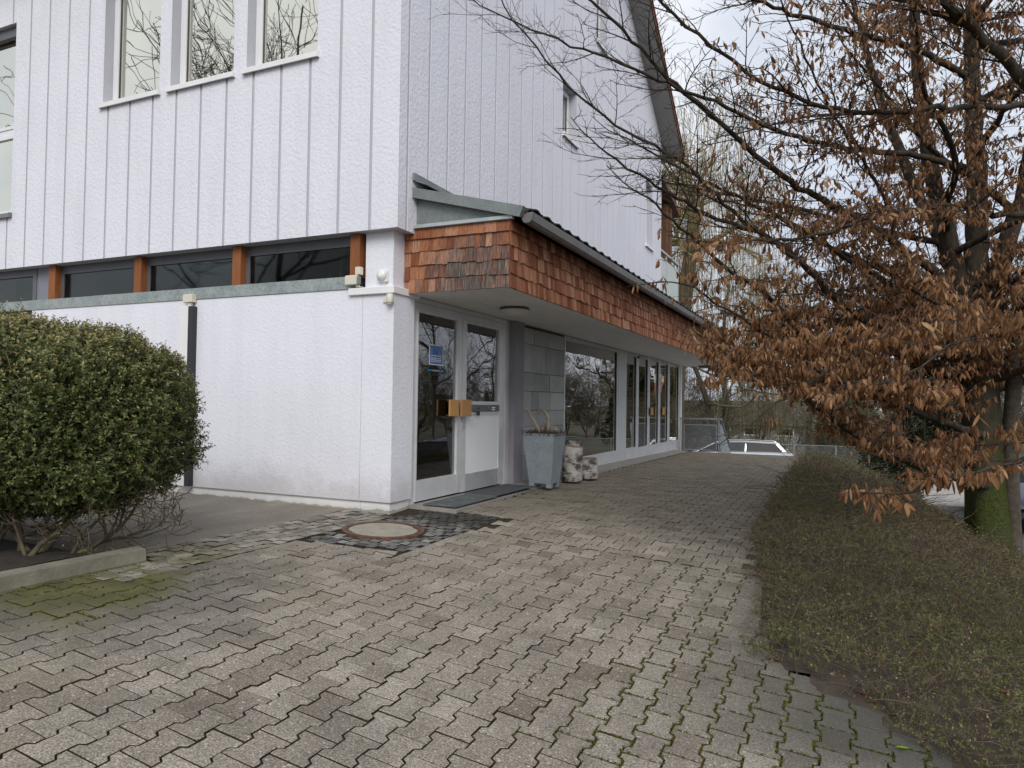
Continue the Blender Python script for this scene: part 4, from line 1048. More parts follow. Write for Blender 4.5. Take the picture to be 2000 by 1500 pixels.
for k in range(per):
    t = (k+.4)/per; base = P+sd_*(sl*t)[:, None]
    sidev = unit(np.cross(sd_, r3.normal(size=(ns_, 3))))
    dd = unit(sd_*.5+sidev*.9)
    CC.append(base); DD.append(dd); NN.append(unit(sd_+r3.normal(0, .3, (ns_, 3)))); LL.append(r3.uniform(.018, .032, ns_)); WW.append(r3.uniform(.011, .018, ns_))
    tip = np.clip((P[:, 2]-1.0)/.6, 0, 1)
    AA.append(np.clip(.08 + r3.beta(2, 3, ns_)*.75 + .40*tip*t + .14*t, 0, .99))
CC, DD, NN, LL, WW, AA = map(np.concatenate, (CC, DD, NN, LL, WW, AA))
V, F = leaf_quads(CC, DD, NN, LL, WW)
hedge = empty('box_hedge', (-1.8, -2.6, G(-1.8, -2.6)), 'large rounded evergreen box hedge in front of the white wall', 'hedge')
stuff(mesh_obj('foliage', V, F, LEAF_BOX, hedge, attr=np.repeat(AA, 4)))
tw = []
for k in range(ns_):
    if k % 2: continue
    tw.append((np.stack([P[k]-out[k]*.12, P[k], P[k]+sd_[k]*sl[k]]), np.array([.0025, .002, .001])))
V, F = tubes(tw, 3); stuff(mesh_obj('sprigs', V, F, COVER_TWIG, hedge))
nc_ = 16000; d2 = unit(r3.normal(size=(nc_, 3))*np.array([1.25, .9, .9])); P3 = hc+d2*(hedge_r(d2)*r3.uniform(.45, .86, nc_))[:, None]; P3 = P3[P3[:, 2] > .36]; nc_ = len(P3)
V, F = leaf_quads(P3, unit(r3.normal(size=(nc_, 3))), unit(r3.normal(size=(nc_, 3))), r3.uniform(.035, .06, nc_), r3.uniform(.025, .04, nc_))
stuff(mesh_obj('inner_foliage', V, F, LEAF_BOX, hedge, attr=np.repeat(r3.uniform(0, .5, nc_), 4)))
# inner bare stems
jr = random.Random(8); st = []
def grow(p, dv, L, rad, lev, acc, bend=.25, kids=(2, 4), up=.1, minr=.003, seg=5, rngp=jr):
    pts = [p]; q = Vector(p); dd = Vector(dv).normalized(); rs = [rad]
    for i in range(seg):
        dd = (dd+Vector((rngp.gauss(0, bend), rngp.gauss(0, bend), rngp.gauss(0, bend)+up))).normalized(); q = q+dd*(L/seg); pts.append(tuple(q)); rs.append(max(minr, rad*(1-.6*(i+1)/seg)))
    acc.append((np.array(pts), np.array(rs)))
    if lev > 0:
        for c in range(rngp.randint(*kids)):
            i = rngp.randint(1, seg); a = Vector(pts[i]); nd = (dd+Vector((rngp.gauss(0, .7), rngp.gauss(0, .7), rngp.gauss(0, .4)))).normalized()
            grow(tuple(a), nd, L*rngp.uniform(.5, .75), rs[i]*.65, lev-1, acc, bend, kids, up, minr, seg, rngp)
for sx_, sy_ in ((-.95, -2.85), (-1.15, -2.75), (-1.35, -2.9), (-.85, -2.65), (-1.7, -2.7), (-2.2, -2.8)):
    for _ in range(3):
        grow((sx_+jr.uniform(-.05, .05), sy_+jr.uniform(-.05, .05), G(sx_, sy_)+.02), (jr.uniform(-.3, .9), jr.uniform(-.4, .6), jr.uniform(.4, 1)), jr.uniform(.45, .8), jr.uniform(.012, .026), 3, st)
V, F = tubes(st, 6); mesh_obj('stems', V, F, simple('hedge_stem', (.10, .08, .05), .9, .4, 20), hedge, smooth=True)
# bare twiggy skirt under the right side of the hedge
st = []
for _ in range(64):
    p = (jr.uniform(-1.1, -.45), jr.uniform(-2.9, -2.1), jr.uniform(.22, .5)); grow(p, (jr.uniform(.0, 1), jr.uniform(-.6, .6), jr.uniform(-.4, .3)), jr.uniform(.1, .26), .004, 1, st, .3, (1, 3), .05, .0014, 4)
V, F = tubes(st, 3); stuff(mesh_obj('skirt_twigs', V, F, COVER_TWIG, hedge))
P2 = np.array([t[0][-1] for t in st]); n2 = len(P2); kk = r3.random(n2) < .75; P2 = np.repeat(P2[kk], 6, 0)+r3.normal(0, .018, (kk.sum()*6, 3)); n2 = len(P2)
V, F = leaf_quads(P2, unit(r3.normal(size=(n2, 3))), unit(r3.normal(size=(n2, 3))), r3.uniform(.014, .022, n2), r3.uniform(.008, .012, n2))
stuff(mesh_obj('skirt_leaves', V, F, LEAF_BOX, hedge, attr=np.repeat(np.clip(r3.beta(2.5, 2, n2), 0, .99), 4)))
# twig and leaf litter under the hedge
V, F = leaf_quads(np.stack([MP[:, 0], MP[:, 1], Gv(MP[:, 0], MP[:, 1])-.007+.008*r6.random(nM)], 1), unit(r6.normal(size=(nM, 3))*np.array([1, 1, .6])+np.array([0, 0, .35])), unit(r6.normal(size=(nM, 3))*.6+np.array([0, 0, 1.])), r6.uniform(.006, .012, nM), r6.uniform(.005, .009, nM))
ms_ = stuff(mesh_obj('moss', V, F, m_leaf('joint_moss', [(0, (.03, .036, .006)), (.5, (.085, .092, .014)), (1, (.17, .17, .03))], .2, .9), attr=np.repeat(r6.random(nM)*.98, 4))); tag(ms_, 'olive moss cushions growing in the paver joints', 'moss')
# ------------------------------------------------------------------ ground cover on the bank
r4 = np.random.default_rng(31)
def bank_points(n, ya, yb, da, db, bias=1.0):
    y = ya+(yb-ya)*r4.random(n)**bias; x = XE(y)+da+(db-da)*r4.random(n); return x, y
def cover_start(y): return np.interp(y, [-3, -1.95, -1.75, -1.5, -.4, .1, 1.5, 14], [.02, .02, .07, .22, .20, .10, .0, -.03])
def cover(zone, nsp, L0, L1, ntwig, tl, per):
    ya, yb, da, db = zone
    y = ya+(yb-ya)*r4.random(nsp); ws = cover_start(y)+.05*np.sin(y*9.3)+.04*np.sin(y*21.1+1); x = XE(y)+ws+(db-ws)*r4.random(nsp)**1.1; n = nsp
    dd_ = x-XE(y)-ws
    hump = .5+.5*np.sin(x*6.3+1.4*np.sin(y*4.2))*np.sin(y*5.4+1.3*np.sin(x*3.7))
    hgt = (.03+.13*hump)*np.clip(dd_/.3+.25, .25, 1)
    B_ = np.stack([x, y, BZ(x, y)+.01+hgt*r4.random(n)], 1)
    sd2 = unit(np.stack([r4.normal(0, .8, n), r4.normal(0, .8, n), r4.uniform(.15, 1.1, n)], 1)); sl2 = r4.uniform(.6, 1.5, n)*L1*4.2
    patch = .5+.5*np.sin(x*2.3+1.5*np.sin(y*1.9)+.7)*np.sin(y*2.6+1.2*np.sin(x*1.7)); patch = np.clip(patch+.6*np.clip((1.0-y)/4, -.3, .7), 0, 1)
    green = r4.random(n) < .10+.48*patch
    Cs, Ds, Ns, Ls, Ws, As = [], [], [], [], [], []
    for k in range(per):
        t = (k+.6)/per; keepk = green | (r4.random(n) < .55); sv_ = unit(np.cross(sd2, r4.normal(size=(n, 3))))
        p_ = B_+sd2*(sl2*t)[:, None]; Cs.append(p_[keepk]); Ds.append(unit(sd2*.45+sv_)[keepk]); Ns.append(unit(sd2+r4.normal(0, .35, (n, 3)))[keepk])
        m = int(keepk.sum()); Ls.append(r4.uniform(L0, L1, m)); Ws.append(r4.uniform(L0, L1, m)*.6)
        base = np.where(green, r4.uniform(.34, .68, n), np.where(r4.random(n) < .72, r4.uniform(.0, .32, n), r4.uniform(.68, .92, n)))
        As.append(np.clip(base+r4.normal(0, .05, n), 0, np.where(green, .70, .99))[keepk])
    V1, F1 = leaf_quads(*map(np.concatenate, (Cs, Ds, Ns, Ls, Ws))); aa = np.concatenate(As)
    lst = [(np.stack([B_[i]-sd2[i]*.03, B_[i]+sd2[i]*sl2[i]*.5, B_[i]+sd2[i]*sl2[i]]), np.array([L0*.14, L0*.11, L0*.06])) for i in range(0, n, 2)]
    ty = ya+(yb-ya)*r4.random(ntwig); tx = XE(ty)+cover_start(ty)+(db-cover_start(ty))*r4.random(ntwig); tz = BZ(tx, ty)
    for i in range(ntwig):
        l = tl*r4.uniform(.4, 2.2); an = r4.uniform(0, 6.28); p = np.array([tx[i], ty[i], tz[i]+r4.uniform(.04, .14)]); dv = np.array([math.cos(an), math.sin(an), r4.uniform(-.1, .45)])
        c_ = r4.normal(0, .3, 3); pts = np.stack([p, p+dv*l*.3+c_*l*.15+[0, 0, .05*l], p+dv*l*.6+c_*l*.4+[0, 0, .06*l], p+dv*l*.85+c_*l*.6, p+dv*l+c_*l*.9])
        pts[:, 2] = np.maximum(pts[:, 2], BZ(pts[:, 0], pts[:, 1])+.02); rr = L0*.16*r4.uniform(.6, 1.6); lst.append((pts, np.array([rr, rr*.9, rr*.8, rr*.6, rr*.4])))
    return (V1, F1, np.repeat(aa, 4)), tubes(lst, 3)
LV, LF, LA, TV_, TF_ = [], [], [], [], []; nv = nt_ = 0
for zone, nl, l0, l1, ntw, tl, pr0 in (((-3.6, .2, 0, 2.2), 10500, .010, .017, 900, .16, 9), ((.2, 4.0, 0, 3.2), 9500, .013, .022, 900, .22, 8), ((4.0, 13.5, 0, 3.8), 8500, .022, .036, 800, .30, 7), ((-6.5, -3.6, 0, 2.5), 1500, .014, .022, 100, .15, 7)):
    (v, f, a), (v2, f2) = cover(zone, nl, l0, l1, ntw, tl, pr0)
    LV.append(v); LF.append(f+nv); LA.append(a); nv += len(v); TV_.append(v2); TF_.append(f2+nt_); nt_ += len(v2)
gc = stuff(mesh_obj('ground_cover', np.concatenate(LV), np.concatenate(LF), LEAF_COVER, attr=np.concatenate(LA))); tag(gc, 'low brownish green ground cover shrubs carpeting the bank', 'ground cover')
gt = stuff(mesh_obj('ground_cover_twigs', np.concatenate(TV_), np.concatenate(TF_), COVER_TWIG)); tag(gt, 'thin dry twigs tangled through the ground cover on the bank', 'twigs')

# ------------------------------------------------------------------ hornbeam with dry leaves
LIMBS = {
'trunk': [(5.70,4.28,-1.05),(5.66,4.25,-.6),(5.63,4.23,-.09),(5.57,4.18,.52),(5.51,4.13,1.25),(5.43,4.07,2.04)],
's1': [(5.43,4.07,1.9),(5.19,3.85,2.93),(5.01,3.68,3.63),(4.83,3.48,4.49),(4.77,3.35,5.34),(4.73,3.18,6.44),(4.59,2.99,7.41)],
's2': [(5.46,4.20,1.9),(5.47,4.24,2.86),(5.51,4.29,3.74),(5.46,4.31,4.70),(5.44,4.35,5.80),(5.51,4.43,7.12),(5.58,4.51,8.33)],
's3': [(5.48,4.10,1.9),(5.72,4.13,2.94),(5.94,4.16,3.66),(6.11,4.14,4.71),(6.23,4.08,5.87),(6.32,4.01,7.00)],
's4': [(5.42,4.17,2.1),(5.14,4.20,3.12),(4.73,4.21,4.13),(4.45,4.24,5.03),(4.21,4.31,6.04),(4.03,4.39,7.08)],
'a': [(5.42,3.96,2.08),(5.09,3.51,2.59),(4.57,2.95,2.90),(4.15,2.49,3.17),(3.62,1.92,3.33),(3.33,1.56,3.53),(2.86,0.94,3.89),(2.49,0.40,4.16),(2.24,-0.03,4.40),(2.06,-0.32,4.50),(1.91,-0.59,4.61)],
'b': [(5.46,4.00,1.45),(5.29,3.73,1.73),(4.71,3.10,1.88),(4.31,2.65,2.04),(4.08,2.37,2.13),(3.66,1.74,2.54),(3.36,1.29,2.78),(2.96,0.77,2.83),(2.71,0.39,2.92),(2.45,-0.04,3.05),(2.27,-0.39,3.16)],
'c': [(5.50,4.02,1.12),(4.70,3.11,1.26),(4.09,2.35,1.43),(3.68,1.72,1.76),(3.52,1.41,1.96),(3.38,1.10,2.17),(3.15,0.73,2.29),(2.94,0.33,2.46),(2.73,-0.13,2.63),(2.62,-0.43,2.75)],
'd': [(5.52,3.95,0.24),(5.06,3.30,0.39),(4.64,2.66,0.55),(4.14,1.78,0.86),(3.90,1.31,1.03),(3.66,0.75,1.26),(3.42,0.18,1.41),(3.21,-0.34,1.51)],
'e': [(5.60,-.1,1.25),(5.30,-0.69,0.99),(4.93,-1.07,0.86),(4.74,-1.27,0.80),(4.56,-1.46,0.77),(4.35,-1.70,0.72),(4.22,-1.84,0.70)],
'f': [(5.76,1.00,3.14),(5.25,0.53,3.57),(4.98,0.27,3.84),(4.67,-0.02,4.07),(4.44,-0.23,4.23),(4.01,-0.61,4.37)],
'g': [(4.89,0.25,3.96),(4.66,0.09,4.00),(4.39,-0.11,4.09),(4.01,-0.38,4.18),(3.59,-0.69,4.18)],
'h': [(5.24,3.14,4.75),(4.66,2.44,4.87),(3.96,1.61,4.81),(3.39,0.84,4.77),(3.02,0.30,4.75),(2.66,-0.25,4.62)],
'i': [(6.01,2.08,3.97),(5.46,1.66,3.82),(5.03,1.32,3.76),(4.41,0.83,3.61),(4.02,0.51,3.55),(3.64,0.18,3.63),(3.38,-0.06,3.73),(3.12,-0.31,3.87),(2.87,-0.56,4.03),(2.71,-0.76,4.20)],
'j': [(4.52,2.32,2.78),(4.35,1.97,3.28),(3.96,1.44,3.80),(3.75,1.09,4.19),(3.70,0.99,4.30),(3.59,0.79,4.51),(3.49,0.57,4.74)],
'k': [(3.68,1.27,2.46),(3.17,0.73,2.80),(2.95,0.46,3.02),(2.73,0.18,3.25),(2.47,-0.11,3.33),(2.18,-0.45,3.50),(1.99,-0.73,3.69),(1.87,-0.92,3.83),(1.78,-1.10,3.98),(1.72,-1.21,4.07)],
'n': [(3.90,1.08,1.38),(3.66,0.77,1.57),(3.43,0.47,1.75),(3.22,0.20,1.86),(3.05,-0.04,2.00),(2.86,-0.30,2.08)],
'o': [(5.36,-0.46,1.51),(4.93,-0.83,1.67),(4.69,-1.03,1.58),(4.49,-1.20,1.45),(4.30,-1.38,1.31)],
'p': [(5.47,3.80,0.83),(4.98,2.96,0.98),(4.53,2.12,1.17),(4.15,1.33,1.30),(3.83,0.59,1.36),(3.56,-0.11,1.36),(3.37,-0.71,1.36)],
'q': [(5.49,4.00,1.73),(4.92,3.35,2.15),(4.48,2.84,2.45),(4.03,2.29,2.71),(3.52,1.65,2.98),(3.05,1.07,3.13),(2.67,0.55,3.27),(2.37,0.09,3.39)],
'r': [(5.24,2.84,3.64),(4.64,2.28,3.70),(4.02,1.69,3.65),(3.46,1.13,3.68),(2.98,0.59,3.84),(2.58,0.14,3.91),(2.21,-0.31,4.00),(1.91,-0.69,4.01),(1.69,-1.01,4.09),(1.58,-1.17,4.09)],
't': [(5.84,2.04,2.90),(5.28,1.53,2.83),(4.81,1.07,2.85),(4.28,0.55,2.69),(3.84,0.08,2.46),(3.50,-0.29,2.37),(3.24,-0.57,2.31)],
'u': [(5.78,1.48,2.17),(5.30,1.04,2.04),(4.86,0.61,1.92),(4.40,0.14,1.69),(4.02,-0.27,1.48),(3.73,-0.61,1.25),(3.55,-0.84,1.11)],
}
RAD = {'s1': (.13, .03), 's2': (.16, .04), 's3': (.13, .03), 's4': (.10, .025), 'a': (.06, .008), 'b': (.06, .008), 'c': (.055, .008), 'd': (.05, .008), 'e': (.022, .005), 'f': (.055, .022), 'g': (.028, .01), 'h': (.04, .008), 'i': (.035, .010), 'j': (.022, .006), 'k': (.022, .005), 'n': (.022, .006), 'o': (.02, .005), 'p': (.05, .008), 'q': (.05, .007), 'r': (.038, .005), 't': (.035, .008), 'u': (.03, .007)}
r5 = np.random.default_rng(77)
def resample(P, step):
    P = np.asarray(P, float); L = np.r_[0, np.cumsum(np.linalg.norm(np.diff(P, axis=0), axis=1))]; n = max(4, int(L[-1]/step))
    t = np.linspace(0, L[-1], n); Q = np.stack([np.interp(t, L, P[:, i]) for i in range(3)], 1)
    for _ in range(2): Q[1:-1] = (Q[:-2]+2*Q[1:-1]+Q[2:])/4
    return Q, L[-1]
tree = empty('hornbeam_tree', (5.66, 4.25, -.75), 'hornbeam tree on the bank keeping its dry brown leaves', 'tree')
Tk = np.array(LIMBS['trunk'], float)
Q, _ = resample(Tk, .15); zt = Q[:, 2]
nt = 18; V = []
for i, p in enumerate(Q):
    t = i/(len(Q)-1); rad = .20+.10*math.exp(-max(0, zt[i]+.75)*2.0)-.02*t
    for k in range(nt):
        a = 2*math.pi*k/nt; fl = 1+.10*math.sin(3*a+.6)+.07*math.sin(5*a+t)+.04*math.sin(9*a)
        V.append((p[0]-.06*(1-t)+rad*fl*math.cos(a), p[1]+rad*fl*math.sin(a), p[2]))
F = [(i*nt+k, i*nt+(k+1) % nt, (i+1)*nt+(k+1) % nt, (i+1)*nt+k) for i in range(len(Q)-1) for k in range(nt)]
mesh_obj('trunk', V, F+[tuple(range(len(V)-nt, len(V)))], BARK, tree, smooth=True)
# extra stem that runs beside the trunk on its right
V, F = tubes([(np.array([(5.86, 4.35, -1.1), (5.84, 4.3, -.5), (5.82, 4.25, .1), (5.80, 4.2, .8), (5.85, 4.1, 1.8), (6.1, 4.0, 3.2)]), np.array([.12, .10, .09, .085, .08, .06]))], 10); mesh_obj('trunk', V, F, simple('pale_bark', (.075, .062, .045), .9, .4, 12, .9, 30), tree, smooth=True)
limbs = []
for k, P in LIMBS.items():
    if k == 'trunk': continue
    Q, L = resample(P, .12); Q[2:-1] += r5.normal(0, .010, (len(Q)-3, 3)); r0, r1 = RAD[k]; t = np.linspace(0, 1, len(Q)); limbs.append((Q, r0+(r1-r0)*t**.8, k))
# further limbs all round so that the crown has depth
stems = [l for l in limbs if l[2] in ('s1', 's2', 's3', 's4')]
for i in range(62):
    sq, sr, _ = stems[i % 4]; f = r5.uniform(.03, .9) if i > 30 else None
    if f is None:
        z0_ = r5.uniform(1.3, 2.3); p = np.array([np.interp(z0_, Tk[:, 2], Tk[:, 0]), np.interp(z0_, Tk[:, 2], Tk[:, 1]), z0_]); rr0 = .05
    else: j_ = int(f*(len(sq)-1)); p = sq[j_]; rr0 = min(.045, sr[j_]*.55)
    az = r5.uniform(0, 2*np.pi); L = (r5.uniform(2.2, 4.2) if f is not None else r5.uniform(1.3, 3.2))*(1 if p[2] < 4 else .75); el = r5.uniform(.0, .5)
    dv = np.array([math.cos(az)*math.cos(el), math.sin(az)*math.cos(el), math.sin(el)]); pts = [p]; n = 9
    for s_ in range(n):
        dv = dv+np.array([r5.normal(0, .12), r5.normal(0, .12), r5.normal(.0, .08)-.03]); dv /= np.linalg.norm(dv); pts.append(pts[-1]+dv*L/n)
    pts = np.array(pts)
    if pts[:, 0].min() < 2.2 or pts[:, 2].min() < 1.05: continue
    Q, _ = resample(pts, .15); limbs.append((Q, np.linspace(rr0, .007, len(Q)), 'x'))
V, F = tubes([(q, r) for q, r, _ in limbs], 8); mesh_obj('limbs', V, F, LIMB, tree, smooth=True)
# sprays of twigs, flat and slightly drooping, then the leaves on them
def leafp(p):
    x, y, z = p
    s = lambda v, a, b_: float(np.clip((v-a)/(b_-a), 0, 1))
    hi = s(x, 2.7, 4.6)*(.55-.30*s(z, 2.0, 4.2)); lo = s(x, 2.2, 3.4)*s(z, 2.7, 1.7)*.95
    low = (s(z, .6, .75) if y > 1.8 else s(z, .85, 1.05)) if (y > -.9 or x < 4.05) else s(z, .55, .7)
    if x < 3.6: low *= s(z, 1.15, 1.4)
    return max(hi, lo)*low
tw, tips = [], []
def twig(p, dv, L, rad, lev):
    n = 5 if lev else 4; pts = [p]; d_ = dv/np.linalg.norm(dv)
    for s_ in range(n):
        d_ = d_+r5.normal(0, .10, 3)+np.array([0, 0, .02 if lev else .03]); d_ /= np.linalg.norm(d_); pts.append(pts[-1]+d_*L/n)
    pts = np.array(pts); tw.append((pts, np.linspace(rad, max(.0013, rad*.35), n+1), lev))
    if lev > 0:
        m = max(2, int(L/(.085 if lev == 2 else .075)))
        for c in range(m):
            f = (c+.5+r5.uniform(-.3, .3))/m; i = min(n-1, int(f*n)); b_ = pts[i]+(pts[i+1]-pts[i])*(f*n-i)
            tdir = pts[i+1]-pts[i]; tdir = tdir/np.linalg.norm(tdir); side = np.cross(tdir, [0, 0, 1.0]); side /= np.linalg.norm(side)+1e-9
            sg = 1 if c % 2 else -1; nd = tdir*.75+side*sg*r5.uniform(.5, .95)+np.array([0, 0, r5.normal(.05, .18)])
            twig(b_, nd, L*r5.uniform(.32, .5)*(1-.45*f)+.04, rad*.55, lev-1)
for Q, r_, k in limbs:
    if k in ('s1', 's2', 's3', 's4') : start = .55
    else: start = .08 if k == 'x' else .22
    L = np.linalg.norm(np.diff(Q, axis=0), axis=1).sum(); m = int(L*(1-start)/.15)
    if k == 'x': m = int(m*.7)
    for c in range(m):
        f = start+(1-start)*(c+r5.uniform(0, .9))/m; i = min(len(Q)-2, int(f*(len(Q)-1))); p = Q[i]
        tdir = Q[i+1]-Q[i]; tdir /= np.linalg.norm(tdir)+1e-9; side = np.cross(tdir, [0, 0, 1.0]); side /= np.linalg.norm(side)+1e-9
        zc_ = r5.normal(.02, .25); zc_ = abs(zc_) if p[2] < 1.7 and p[1] > -.9 else zc_
        nd = tdir*.8+side*(1 if c % 2 else -1)*r5.uniform(.35, 1.0)+np.array([0, 0, zc_])
        LL_ = r5.uniform(.35, .95)*(1.1-.45*f); twig(p, nd, LL_, min(.008, r_[i]*.5), 2 if LL_ > .45 else 1)
    twig(Q[-1], Q[-1]-Q[-2], .5, max(.003, r_[-1]), 2)
V, F = tubes([(p, r) for p, r, l in tw if l == 2], 5); stuff(mesh_obj('branchlets', V, F, LIMB, tree))
V, F = tubes([(p, r) for p, r, l in tw if l < 2], 3); stuff(mesh_obj('twigs', V, F, TWIG, tree))
# leaf template: drooping, curled lengthwise
def leaf_template():
    V = []; nl, nw = 5, 3
    for i in range(nl):
        t = i/(nl-1); wd_ = .5*math.sin(math.pi*min(1, t*.93+.07))**.8*(1 if 0 < i < nl-1 else (.12 if i == 0 else .04))
        for j in range(nw):
            s_ = (j-1); V.append((t, wd_*s_*.34, abs(s_)*wd_*.42-.20*math.sin(t*2.8)))
    F = [(i*nw+j, i*nw+j+1, (i+1)*nw+j+1, (i+1)*nw+j) for i in range(nl-1) for j in range(nw-1)]
    return np.array(V), np.array(F)
LT, LTF = leaf_template()
LP = []
for p, r, l in tw:
    if l == 2: continue
    pr_ = leafp(p[-1])
    if pr_ <= 0: continue
    cl = .5+.5*math.sin(p[-1][0]*2.9+1.3*p[-1][2])*math.sin(p[-1][1]*2.5+p[-1][2]*2.1)     # leafy and bare sprays
    nl = r5.binomial(11, min(.95, pr_*(.22+.9*cl)))
    for _ in range(nl):
        f = r5.random(); i = min(len(p)-2, int(f*(len(p)-1))); LP.append(p[i]+(p[i+1]-p[i])*r5.random())
LP = np.array(LP); nL = len(LP)
D_ = unit(np.stack([r5.normal(0, .42, nL), r5.normal(0, .42, nL), np.full(nL, -1.0)], 1)); N_ = unit(r5.normal(size=(nL, 3))+np.array([0, 0, .1])); S_ = unit(np.cross(D_, N_)); N_ = np.cross(S_, D_)
ln = np.clip(r5.normal(.066, .015, nL), .03, .1); wn_ = ln*(.12+.42*r5.beta(1.6, 1.8, nL)); cu = r5.uniform(.3, 2.0, nL)*ln*np.where(r5.random(nL) < .25, -1, 1)
LP = LP.copy()
V = LP[:, None, :]+LT[None, :, 0, None]*(D_*ln[:, None])[:, None, :]+LT[None, :, 1, None]*(S_*wn_[:, None]*1.25)[:, None, :]+LT[None, :, 2, None]*(N_*cu[:, None])[:, None, :]
F = (LTF[None]+np.arange(nL)[:, None, None]*len(LT)).reshape(-1, 4)
stuff(mesh_obj('dry_leaves', V.reshape(-1, 3), F, LEAF_BROWN, tree, smooth=True, attr=np.repeat(np.clip(r5.beta(2.2, 2.2, nL), 0, .99), len(LT))))
print('leaves', nL, 'twigs', len(tw))

# fallen leaves
def fallen(x, y, l, az, label, mat=LEAF_BROWN, on_bank=False):
    z = (float(BZ(x, y))+.05 if on_bank else G(x, y))+.012; d_ = np.array([math.cos(az), math.sin(az), 0]); s_ = np.array([-math.sin(az), math.cos(az), 0])
    V = np.array([x, y, z])+LT[:, :1]*d_*l+LT[:, 1:2]*s_*l*.7+(LT[:, 2:3]+.14)*np.array([0, 0, 1])*l*.8
    o = mesh_obj('fallen_leaf', V, LTF, mat, smooth=True); tag(o, label, 'leaf', 'fallen leaves'); o.data.attributes.new('rnd', 'FLOAT', 'POINT').data.foreach_set('value', np.full(len(V), .3, np.float32))
fallen(4.21, -2.33, .07, .4, 'fresh green leaf lying on the dark pavers at the bottom right', LEAF_GREEN)
fallen(4.06, -1.86, .085, .0, 'broad tan fallen leaf on the paver edge above the pointed ones')
fallen(4.17, -1.93, .08, 2.6, 'narrow curled brown leaf just below the broad tan one')
fallen(4.21, -2.02, .06, .5, 'small brown leaf between the paver corner and the ground cover')
fallen(4.40, -2.05, .08, 2.7, 'brown rolled leaf at the foot of the bank near the bottom right')
fallen(3.66, -1.70, .06, 1.0, 'pale pinkish leaf beside the broken flagstones')
fallen(3.44, -1.45, .05, .2, 'tiny brown leaf on the soil by the flagstones')
fallen(4.75, -1.75, .09, 2.9, 'large pale lobed leaf lying on the ground cover at the right edge', LEAF_BROWN, True)
fallen(4.35, -1.45, .07, .6, 'orange brown leaf caught in the ground cover', LEAF_BROWN, True)

# broken flagstones along the paver edge
fg = empty('flagstone_edge', (3.42, -1.5, G(3.42, -1.5)-.02), 'cracked grey flagstones along the edge of the pavers', 'flagstones')
for pl_ in ([(3.33, -.35), (3.47, -.33), (3.50, -.72), (3.35, -.74)], [(3.35, -.76), (3.50, -.74), (3.53, -1.05), (3.36, -1.08)], [(3.36, -1.10), (3.52, -1.07), (3.55, -1.30), (3.38, -1.34)],
            [(3.38, -1.36), (3.53, -1.33), (3.50, -1.50), (3.39, -1.52)], [(3.55, -1.33), (3.62, -1.36), (3.60, -1.47), (3.515, -1.49)], [(3.41, -1.54), (3.57, -1.51), (3.66, -1.60), (3.60, -1.68), (3.43, -1.68)]):
    c = np.mean(pl_, 0); V, F = solid_stone([(x-c[0], y-c[1]) for x, y in pl_][::-1], .005, .03)
    mesh_obj('flagstone', [(x+c[0], y+c[1], h+G(x+c[0], y+c[1])+.004) for x, y, h in V], F, PAVER, fg)

# ------------------------------------------------------------------ far end railing
rl = empty('stair_railing', (.6, 13.8, -.12), 'grey steel railing with mesh infill at the far end of the terrace', 'railing')
MB().box(.0, .03, 13.785, 13.815, -.13, .75).obj('post', ALU_D, rl); MB().box(1.01, 1.05, 13.78, 13.82, -.14, .77).obj('post', GREYBLUE, rl)
MB().box(.0, 1.05, 13.78, 13.82, .745, .785).obj('handrail', GREYBLUE, rl)
fr_ = MB(); fr_.box(.1, .98, 13.79, 13.81, .585, .615).box(.1, .98, 13.79, 13.81, -.09, -.06).box(.1, .125, 13.7905, 13.8095, -.06, .585).box(.955, .98, 13.7905, 13.8095, -.06, .585).obj('mesh_frame', GREYBLUE, rl)
b = MB()
for i in range(34): b.box(.13+i*.0245, .142+i*.0245, 13.797, 13.803, -.06, .585)
for i in range(26): b.box(.125, .955, 13.798, 13.802, -.05+i*.0245, -.038+i*.0245)
stuff(b.obj('mesh_infill', DARKGREY, rl))
MB().hexa([(1.06, 13.80, -.14), (1.10, 13.80, -.14), (1.10, 15.6, -1.1), (1.06, 15.6, -1.1), (1.06, 13.80, .62), (1.10, 13.80, .62), (1.10, 15.6, -.25), (1.06, 15.6, -.25)]).obj('side_panel', m_galv('panel_grey', (.25, .29, .31), (.33, .37, .39), 4), rl)
MB().hexa([(1.05, 13.80, .745), (1.10, 13.80, .745), (1.10, 15.6, -.10), (1.05, 15.6, -.10), (1.05, 13.80, .785), (1.10, 13.80, .785), (1.10, 15.6, -.06), (1.05, 15.6, -.06)]).obj('sloping_handrail', GREYBLUE, rl)

